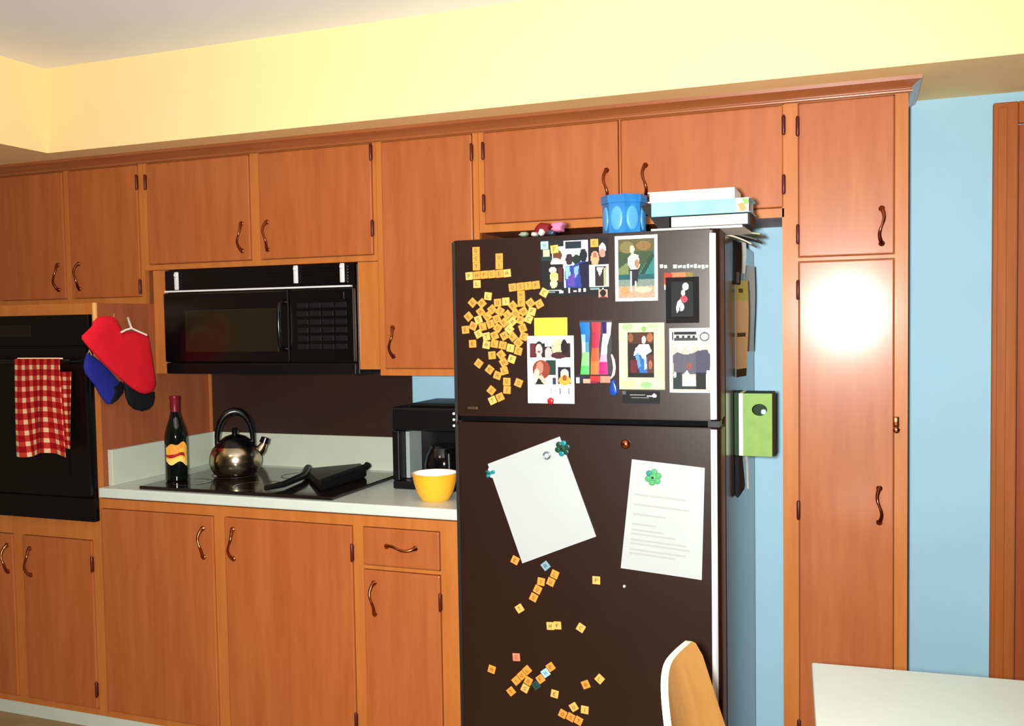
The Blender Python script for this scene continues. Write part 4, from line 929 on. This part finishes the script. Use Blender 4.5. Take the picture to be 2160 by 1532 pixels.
CVB = M('light_blue_cover', (96, 188, 222), .4, rgb2=(130, 206, 226), vscale=8); CVK = M('dark_cover', (20, 17, 18), .6, spec=.2); PGC = M('cream_pages', (240, 234, 206), .7, rgb2=(224, 214, 182), vscale=4, stretch=(1, 1, 60))
yb_ = YF+.03
bz0 = ZFT+.0005
# flat magazine right under the pile
a, b = at(1375, 479, y=yb_), at(1496, 473, y=yb_)
mag = B(a.x, b.x+.08, yb_-.012, yb_+.20, bz0, bz0+.006, bev=.001); tag(obj('magazine', mag, CVW), 'thin white magazine under the pile of books on the fridge', 'magazine')
z1_ = bz0+.0065
r3, e3 = book('thick cream book with a dark cover, lowest of the three on the fridge', (1412, 436, 1582, 471), .12, CVK, PGC, yb_, z0=z1_)
z2_ = e3[3]+.0005
r2, e2 = book('light blue book with a colourful end, middle of the three on the fridge', (1374, 391, 1583, 434), .125, CVB, PGW, yb_-.004, z0=z2_, spine='front')
xe = at(1553, 410, y=yb_).x
pb = print_bm(e2[1]-xe, e2[3]-e2[2]-.002, [('r', 0, 0, 1, 1, (236, 232, 214)), ('p', [(.1, .4), (.6, .3), (.7, .9), (.3, .95)], (228, 146, 96)), ('p', [(.4, 0), (.9, .1), (.8, .5), (.5, .4)], (130, 170, 100)), ('r', .85, 0, 1, 1, (60, 54, 50))], 16, 18, y=0)
q = local_obj('cover_art', pb, PRINT, r2); q.location = Vector(((xe+e2[1])/2, yb_-.0049, (e2[2]+e2[3])/2))-wloc(r2)
z3_ = e2[3]+.0005
r1, e1 = book('white book with a dark cover, topmost of the three on the fridge', (1366, 361, 1549, 396), .13, CVW, PGW, yb_-.002, z0=z3_)
# black binder hanging over at the left of the pile
bm = bmesh.new(); x3 = e3[0]-.001
def bq(u, v): q = at(u, v, y=yb_); return (q.x, max(q.z, z1_))
bl = bq(1388, 476)
low = [(bq(1359, 400)[0], z3_-.003), (e2[0]-.001, z3_-.003), (e2[0]-.001, z2_-.0004), (x3, z2_-.0004), (x3, z1_), (bl[0], z1_), bq(1370, 458), bq(1354, 442), bq(1352, 434)]
prism(bm, low, lambda x, z: (x, yb_+.004, z), lambda x, z: (x, yb_+.15, z))
tag(obj('binder', bm, CVK), 'black soft binder squeezed against the left end of the book pile', 'binder')
# fanned grey papers drooping over the right top edge
PGR = M('olive_grey_paper', (150, 148, 116), .7); PGD = M('dark_grey_paper', (62, 64, 56), .7)
def droop(label, k, u1, v1, w, th, mat, y, group='papers drooping over the fridge edge'):
    zb = ZFT+.0006+k*.0045; e = at(u1, v1, y=y); x0 = 2.09; xb = fx1-.012; P1 = [(x0, zb+th), (xb, zb+th)]
    for i in range(1, 11):
        s_ = i/10; P1.append((xb+(e.x-xb)*s_, zb+th+(e.z-zb-th)*(s_**1.4)))
    lo = [(x, z-th) for x, z in reversed(P1)]
    prism(bm_ := bmesh.new(), P1+lo, lambda x, z: (x, y, z), lambda x, z: (x, y+w, z))
    return tag(obj('paper_stack', bm_, mat), label, 'paper', group)
droop('uppermost of the grey paper wads drooping over the fridge top right edge', 2, 1603, 492, .13, .004, PGR, -.640)
droop('middle dark wad of paper drooping over the fridge top right edge', 1, 1597, 504, .14, .004, PGD, -.636)
droop('lowest pale wad of paper drooping over the fridge top right edge', 0, 1585, 513, .14, .004, M('pale_grey_paper', (176, 170, 150), .7), -.632)
# small clutter at the left of the top
def lump(name, label, rect, mat, y, cat, puff=.02):
    a, b = at(rect[0], rect[3], y=y), at(rect[2], rect[1], y=y)
    h = b.z-a.z; zb = max(a.z, ZFT+.0006); 
    cx_, cz_ = (a.x+b.x)/2, zb+h/2; n = 14
    pl = [(cx_+(b.x-a.x)/2*(abs(math.cos(q))**.7)*(1 if math.cos(q) > 0 else -1)*random.uniform(.6, 1.05), cz_+h/2*math.sin(q)*random.uniform(.75, 1)) for q in [2*PI*i/n for i in range(n)]]
    bm = bmesh.new(); pillow(bm, pl, lambda x, z, k: Vector((x, y+puff+k, z)), puff)
    return tag(obj(name, bm, mat, smooth=True), label, cat)
yl = YF+.004
lump('hair_clip', 'dark red crumpled hair clip lying on the fridge top left of the pot', (1122, 466, 1164, 500), M('dark_red_plastic', (110, 16, 24), .7, spec=.2), yl+.06, 'hair clip')
lump('purse', 'small mauve pouch on the fridge top left of the blue pot', (1158, 464, 1190, 492), M('mauve_fabric', (184, 106, 140), .7), yl+.06, 'pouch')
for k, (r_, m_, lb) in enumerate([((1092, 487, 1112, 501), M('grey_green_plastic', (120, 132, 112), .5), 'grey-green crumpled wrapper, leftmost on the fridge top'), ((1118, 488, 1132, 500), M('pale_wrapper', (176, 178, 164), .5), 'pale wrapper next to the grey-green one on the fridge top'), ((1133, 481, 1146, 498), HOOKW, 'bright white scrap on the fridge top below the dark red clip'), ((1148, 484, 1172, 498), M('navy_wrapper', (30, 44, 66), .4), 'dark blue scrap on the fridge top below the mauve pouch')]):
    lump('wrapper', lb, r_, m_, yl+.012, 'wrapper', .012)
# ------------------------------------------------------------------ things on the right side of the fridge
xs = fx1-.003
def sidesheet(label, top, bot, y0, y1, bulge, mat, name='paper_sheet', th=.0006, cols=None, droopx=0):
    bm = bmesh.new(); nx, nz = 12, 24; g = []
    uvc = bm.loops.layers.float_color.new('Col')
    for j in range(nz+1):
        t = j/nz; row = []
        for i in range(nx+1):
            s = i/nx
            row.append(bm.verts.new((xs+.0012+bulge*(s**1.5)*(.85+.15*math.sin(PI*t*1.2+.4))+droopx*t, y0+(y1-y0)*s, top+(bot-top)*t)))
        g.append(row)
    for j in range(nz):
        for i in range(nx):
            f = bm.faces.new((g[j][i], g[j][i+1], g[j+1][i+1], g[j+1][i]))
            c = shape_color(cols or [], (i+.5)/nx, (j+.5)/nz) or (190, 150, 90)
            for l in f.loops: l[uvc] = (*lin(c), 1)
    bmesh.ops.solidify(bm, geom=bm.faces[:], thickness=th)
    return tag(obj(name, bm, mat, smooth=True), label, 'paper')
ZZ = lambda u, v, y: at(u, v, y=y).z
sidesheet('dark glossy card high on the fridge side, under the drooping papers', ZZ(1560, 508, -.56), ZZ(1562, 600, -.56), -.60, -.50, .012, PRINT, name='card', cols=[('r', 0, 0, 1, 1, (34, 44, 50)), ('r', .1, .6, .3, .9, (60, 60, 70)), ('r', .5, .7, .8, .95, (140, 136, 134))])
sidesheet('tan newspaper clipping with dark print curling off the fridge side', ZZ(1565, 592, -.50), ZZ(1575, 795, -.50), -.545, -.46, .026, PRINT, name='newspaper_clipping', cols=[('r', 0, 0, 1, 1, (236, 196, 140)), ('r', 0, 0, 1, .22, (214, 200, 110)), ('r', .3, .1, .7, .13, (96, 90, 50)), ('r', .2, .44, .8, .46, (90, 66, 36)), ('r', .2, .5, .8, .52, (96, 70, 40)), ('r', .2, .56, .8, .58, (96, 70, 40)), ('r', .1, .92, 1, 1, (70, 62, 34))])
sidesheet('white sheet with a curled edge behind the tan clipping on the fridge side', ZZ(1590, 560, -.3), ZZ(1590, 742, -.3), -.33, -.24, .022, PAPER)
sidesheet('narrow white sheet above the tan clipping on the fridge side', ZZ(1570, 505, -.45), ZZ(1572, 575, -.45), -.41, -.385, .012, PAPER)
# green box with a round hole
ya, yb2 = -.60, -.50; P0, P1_ = at(1558, 830, y=ya), at(1629, 964, y=ya)
gx0, gx1, gz0, gz1 = xs+.0012, P1_.x, P1_.z, P0.z
LIME = M('lime_green_card', (116, 152, 62), .6, rgb2=(102, 140, 52), vscale=30); LIMED = M('dark_green_card', (18, 46, 20), .6, spec=.2)  # dark green walls, coloured darker still for shade inside the hole
gb = thing('card_box', 'lime green box with a round hole hanging on the fridge side', 'box', ((gx0+gx1)/2, (ya+yb2)/2, gz0))
hc = at(1602, 865, y=ya); hr = .019
bm = bmesh.new(); fa0 = at(1567, 830, y=ya).x; N = 32
outer = []
for k in range(N):
    a = 2*PI*k/N; ca, sa = math.cos(a), math.sin(a)
    m_ = min(((gx1-hc.x) if ca > 0 else (hc.x-fa0))/max(abs(ca), 1e-6), ((gz1-hc.z) if sa > 0 else (hc.z-gz0))/max(abs(sa), 1e-6))
    outer.append((hc.x+ca*m_, hc.z+sa*m_))
cor = [(gx1, gz1), (fa0, gz1), (fa0, gz0), (gx1, gz0)]
for cx_, cz_ in cor:
    k = min(range(N), key=lambda i: (outer[i][0]-cx_)**2+(outer[i][1]-cz_)**2); outer[k] = (cx_, cz_)
hx_, hz_ = hr*1.05, hr*.85
V1 = [bm.verts.new((x, ya, z)) for x, z in outer]; V2 = [bm.verts.new((hc.x+hx_*math.cos(2*PI*k/N), ya, hc.z+hz_*math.sin(2*PI*k/N))) for k in range(N)]
V3 = [bm.verts.new((hc.x+hx_*math.cos(2*PI*k/N), ya+.006, hc.z+hz_*math.sin(2*PI*k/N))) for k in range(N)]
for k in range(N):
    j = (k+1) % N; bm.faces.new((V1[k], V1[j], V2[j], V2[k])); bm.faces.new((V2[k], V2[j], V3[j], V3[k]))
obj('front_panel', bm, LIME, gb)
bm = bmesh.new(); box(bm, fa0, gx1, ya+.0055, yb2, gz0, gz0+.004); box(bm, fa0, gx1, ya+.0055, yb2, gz1-.004, gz1); box(bm, gx1-.003, gx1, ya+.0055, yb2, gz0+.004, gz1-.004); box(bm, fa0, gx1, yb2-.003, yb2, gz0+.004, gz1-.004); box(bm, fa0, fa0+.003, ya+.0055, yb2, gz0+.004, gz1-.004)
box(bm, fa0, gx1, ya+.0003, ya+.0055, gz0, gz0+.0004)
obj('box_walls', bm, LIMED, gb)
obj('pale_edge', B(P0.x, fa0-.0002, ya+.001, yb2, gz0, gz1, bev=.001), M('pale_green_card', (214, 232, 196), .6), gb, label='pale strip along the left edge')
obj('back_plate', B(gx0, P0.x-.0002, ya+.012, yb2, gz0-.001, gz1+.001), LIMED, gb)
bm = bmesh.new(); lathe(bm, [(.001, 0), (.006, .002), (.008, .008), (.006, .014), (.001, .016)], (hc.x+.008, ya+.03, hc.z-.016), 14); obj('hole_glint', bm, M('pale_blue_glint', (190, 206, 236), .4), gb, smooth=True, label='pale blob for the lit wall glimpsed through the hole')  # pale blob stands in for the lit wall behind the hole
# black pouch and grey strap under it
pc = thing('pouch', 'black pouch with a grey strap hanging below the green box', 'pouch', (xs+.012, -.5, ZZ(1570, 1040, -.5)))
zt_, zb_ = gz0-.003, ZZ(1570, 1040, -.5)
bm = bmesh.new(); prism(bm, [(-.58, zt_), (-.50, zt_), (-.43, zb_+.01), (-.45, zb_), (-.58, zb_)], lambda a, b: (xs+.0012, a, b), lambda a, b: (xs+.012, a, b)); bmesh.ops.bevel(bm, geom=bm.edges[:], offset=.003, segments=2, affect='EDGES'); obj('pouch_body', bm, BLKC, pc)
bm = bmesh.new(); tube(bm, [(xs+.020, -.50, zt_), (xs+.020, -.46, zt_-.03), (xs+.018, -.42, zb_)], [.006, .005, .004], 8); obj('strap', bm, M('grey_webbing', (170, 176, 176), .7), pc, smooth=True)
# ------------------------------------------------------------------ table and chair in the foreground
ZT = .745
t0 = at(1712, 1397, z=ZT); tx0, ty1 = t0.x, t0.y
tb_ = thing('table', 'pale white laminate table corner at the bottom right', 'table', (tx0+.45, ty1-.6, 0))
rz = math.atan2(at(2160, 1428, z=ZT).y-t0.y, at(2160, 1428, z=ZT).x-t0.x)
def trot(bm):
    for v in bm.verts:
        d = v.co-Vector((tx0, ty1, 0)); v.co = Vector((tx0, ty1, 0))+Matrix.Rotation(rz*.6, 3, 'Z') @ d
    return bm
obj('tabletop', trot(B(tx0, tx0+.95, ty1-1.2, ty1, ZT-.03, ZT, bev=.004)), TABLEM, tb_)
for sx in (tx0+.08, tx0+.87):
    for sy in (ty1-1.12, ty1-.08):
        bm = bmesh.new(); lathe(bm, [(.016, 0), (.02, .004), (.02, ZT-.031)], (sx, sy, 0), 16); obj('leg', trot(bm), LEGM, tb_, smooth=True)
# chair: bent plywood back seen almost edge-on
ch = thing('chair', 'blond bent plywood chair back in front of the fridge, beside the table', 'chair', (2.36, -1.5, 0))
yn, yfar = -1.66, -1.33
near = [(1391, 1440), (1410, 1532), (1432, 1640)]; far = [(1470, 1345), (1530, 1532), (1568, 1650)]
NE = [at(u, v, y=yn) for u, v in near]; FE = [at(u, v, y=yfar) for u, v in far]
ztop = at(1470, 1345, y=yfar).z; zbot = ztop-.30
def edge_x(E, z):
    (p, q) = (E[0], E[1]) if z > E[1].z else (E[1], E[2])
    s = (z-p.z)/(q.z-p.z); return p.x+(q.x-p.x)*s
NS, NT = 26, 26; th = .013
def backpt(s, t):
    y = yn+(yfar-yn)*s; zt0 = ztop-(.0+.11*max(0, 1-s/.62)**2.2+.035*max(0, (s-.93)/.07)**2); z = zbot+(zt0-zbot)*t
    x = edge_x(NE, min(z, 1))*(1-s)+edge_x(FE, min(z, 1))*s-.022*math.sin(PI*s)
    return Vector((x, y, z))
G1 = [[backpt(i/NS, j/NT) for i in range(NS+1)] for j in range(NT+1)]
bm = bmesh.new(); F_ = [[bm.verts.new(p) for p in r] for r in G1]; Bk = [[bm.verts.new(p-Vector((th, 0, 0))) for p in r] for r in G1]
ef = []
for j in range(NT):
    for i in range(NS):
        bm.faces.new((F_[j][i], F_[j][i+1], F_[j+1][i+1], F_[j+1][i])); bm.faces.new((Bk[j][i], Bk[j][i+1], Bk[j+1][i+1], Bk[j+1][i]))
for j in range(NT):
    ef.append(bm.faces.new((F_[j][0], F_[j+1][0], Bk[j+1][0], Bk[j][0]))); ef.append(bm.faces.new((F_[j][NS], F_[j+1][NS], Bk[j+1][NS], Bk[j][NS])))
for i in range(NS):
    ef.append(bm.faces.new((F_[NT][i], F_[NT][i+1], Bk[NT][i+1], Bk[NT][i]))); ef.append(bm.faces.new((F_[0][i], F_[0][i+1], Bk[0][i+1], Bk[0][i])))
for f in ef: f.material_index = 1
obj('backrest', bm, [PLY, PLYE], ch, smooth=True)
sx0 = backpt(.5, 0).x+.01
obj('seat', B(sx0, sx0+.40, yn-.02, yfar+.02, .435, .45, bev=.006), PLY, ch)
for yy in (yn+.03, yfar-.03):
    bm = bmesh.new(); b0 = backpt((yy-yn)/(yfar-yn), .12)
    tube(bm, [(sx0-.03, yy, .001), (sx0+.0, yy, .30), (b0.x-th-.011, yy, .58), (b0.x-th-.011, yy, b0.z+.06)], .010, 10); obj('rear_leg', bm, LEGM, ch, smooth=True)
    bm = bmesh.new(); tube(bm, [(sx0+.38, yy, .001), (sx0+.36, yy, .425), (sx0+.01, yy, .425)], .010, 10); obj('front_leg', bm, LEGM, ch, smooth=True)
# ------------------------------------------------------------------ camera
cam = bpy.data.cameras.new('camera'); co = bpy.data.objects.new('camera', cam); COL.objects.link(co)
cam.sensor_width = 36; cam.sensor_fit = 'HORIZONTAL'; cam.lens = 36*FPX/2160; cam.clip_start = .02
m = Matrix((RT, UP, -FW)).transposed().to_4x4(); m.translation = CP; co.matrix_world = m
SC.camera = co
# ------------------------------------------------------------------ light: the camera's flash, an added warm fill under the ceiling and the room's own bounce
def light(name, kind, loc, energy, color, target=None, **k):
    l = bpy.data.lights.new(name, kind); l.energy = energy; l.color = color
    for a, b in k.items(): setattr(l, a, b)
    o = bpy.data.objects.new(name, l); COL.objects.link(o); o.location = loc
    if target is not None: o.rotation_euler = (Vector(target)-Vector(loc)).to_track_quat('-Z', 'Y').to_euler()
    return o
fl_ = CP-RT*.07+UP*.015
light('camera_flash', 'SPOT', fl_, 540, (1, .97, .91), target=(1.0, 0, 1.5), spot_size=math.radians(135), spot_blend=1.0, shadow_soft_size=.035)
light('warm_fill', 'AREA', (.9, -2.6, 2.40), 7, (1, .74, .5), target=(1.2, -2.6, 0), shape='DISK', size=.5)  # unseen area light added for warm ambient
w = bpy.data.worlds.new('world'); SC.world = w; w.use_nodes = True
w.node_tree.nodes['Background'].inputs[0].default_value = (1, .9, .75, 1); w.node_tree.nodes['Background'].inputs[1].default_value = .04
vs_ = SC.view_settings; vs_.view_transform = 'Standard'; vs_.look = 'None'; vs_.gamma = 1; vs_.exposure = 0; vs_.use_curve_mapping = False
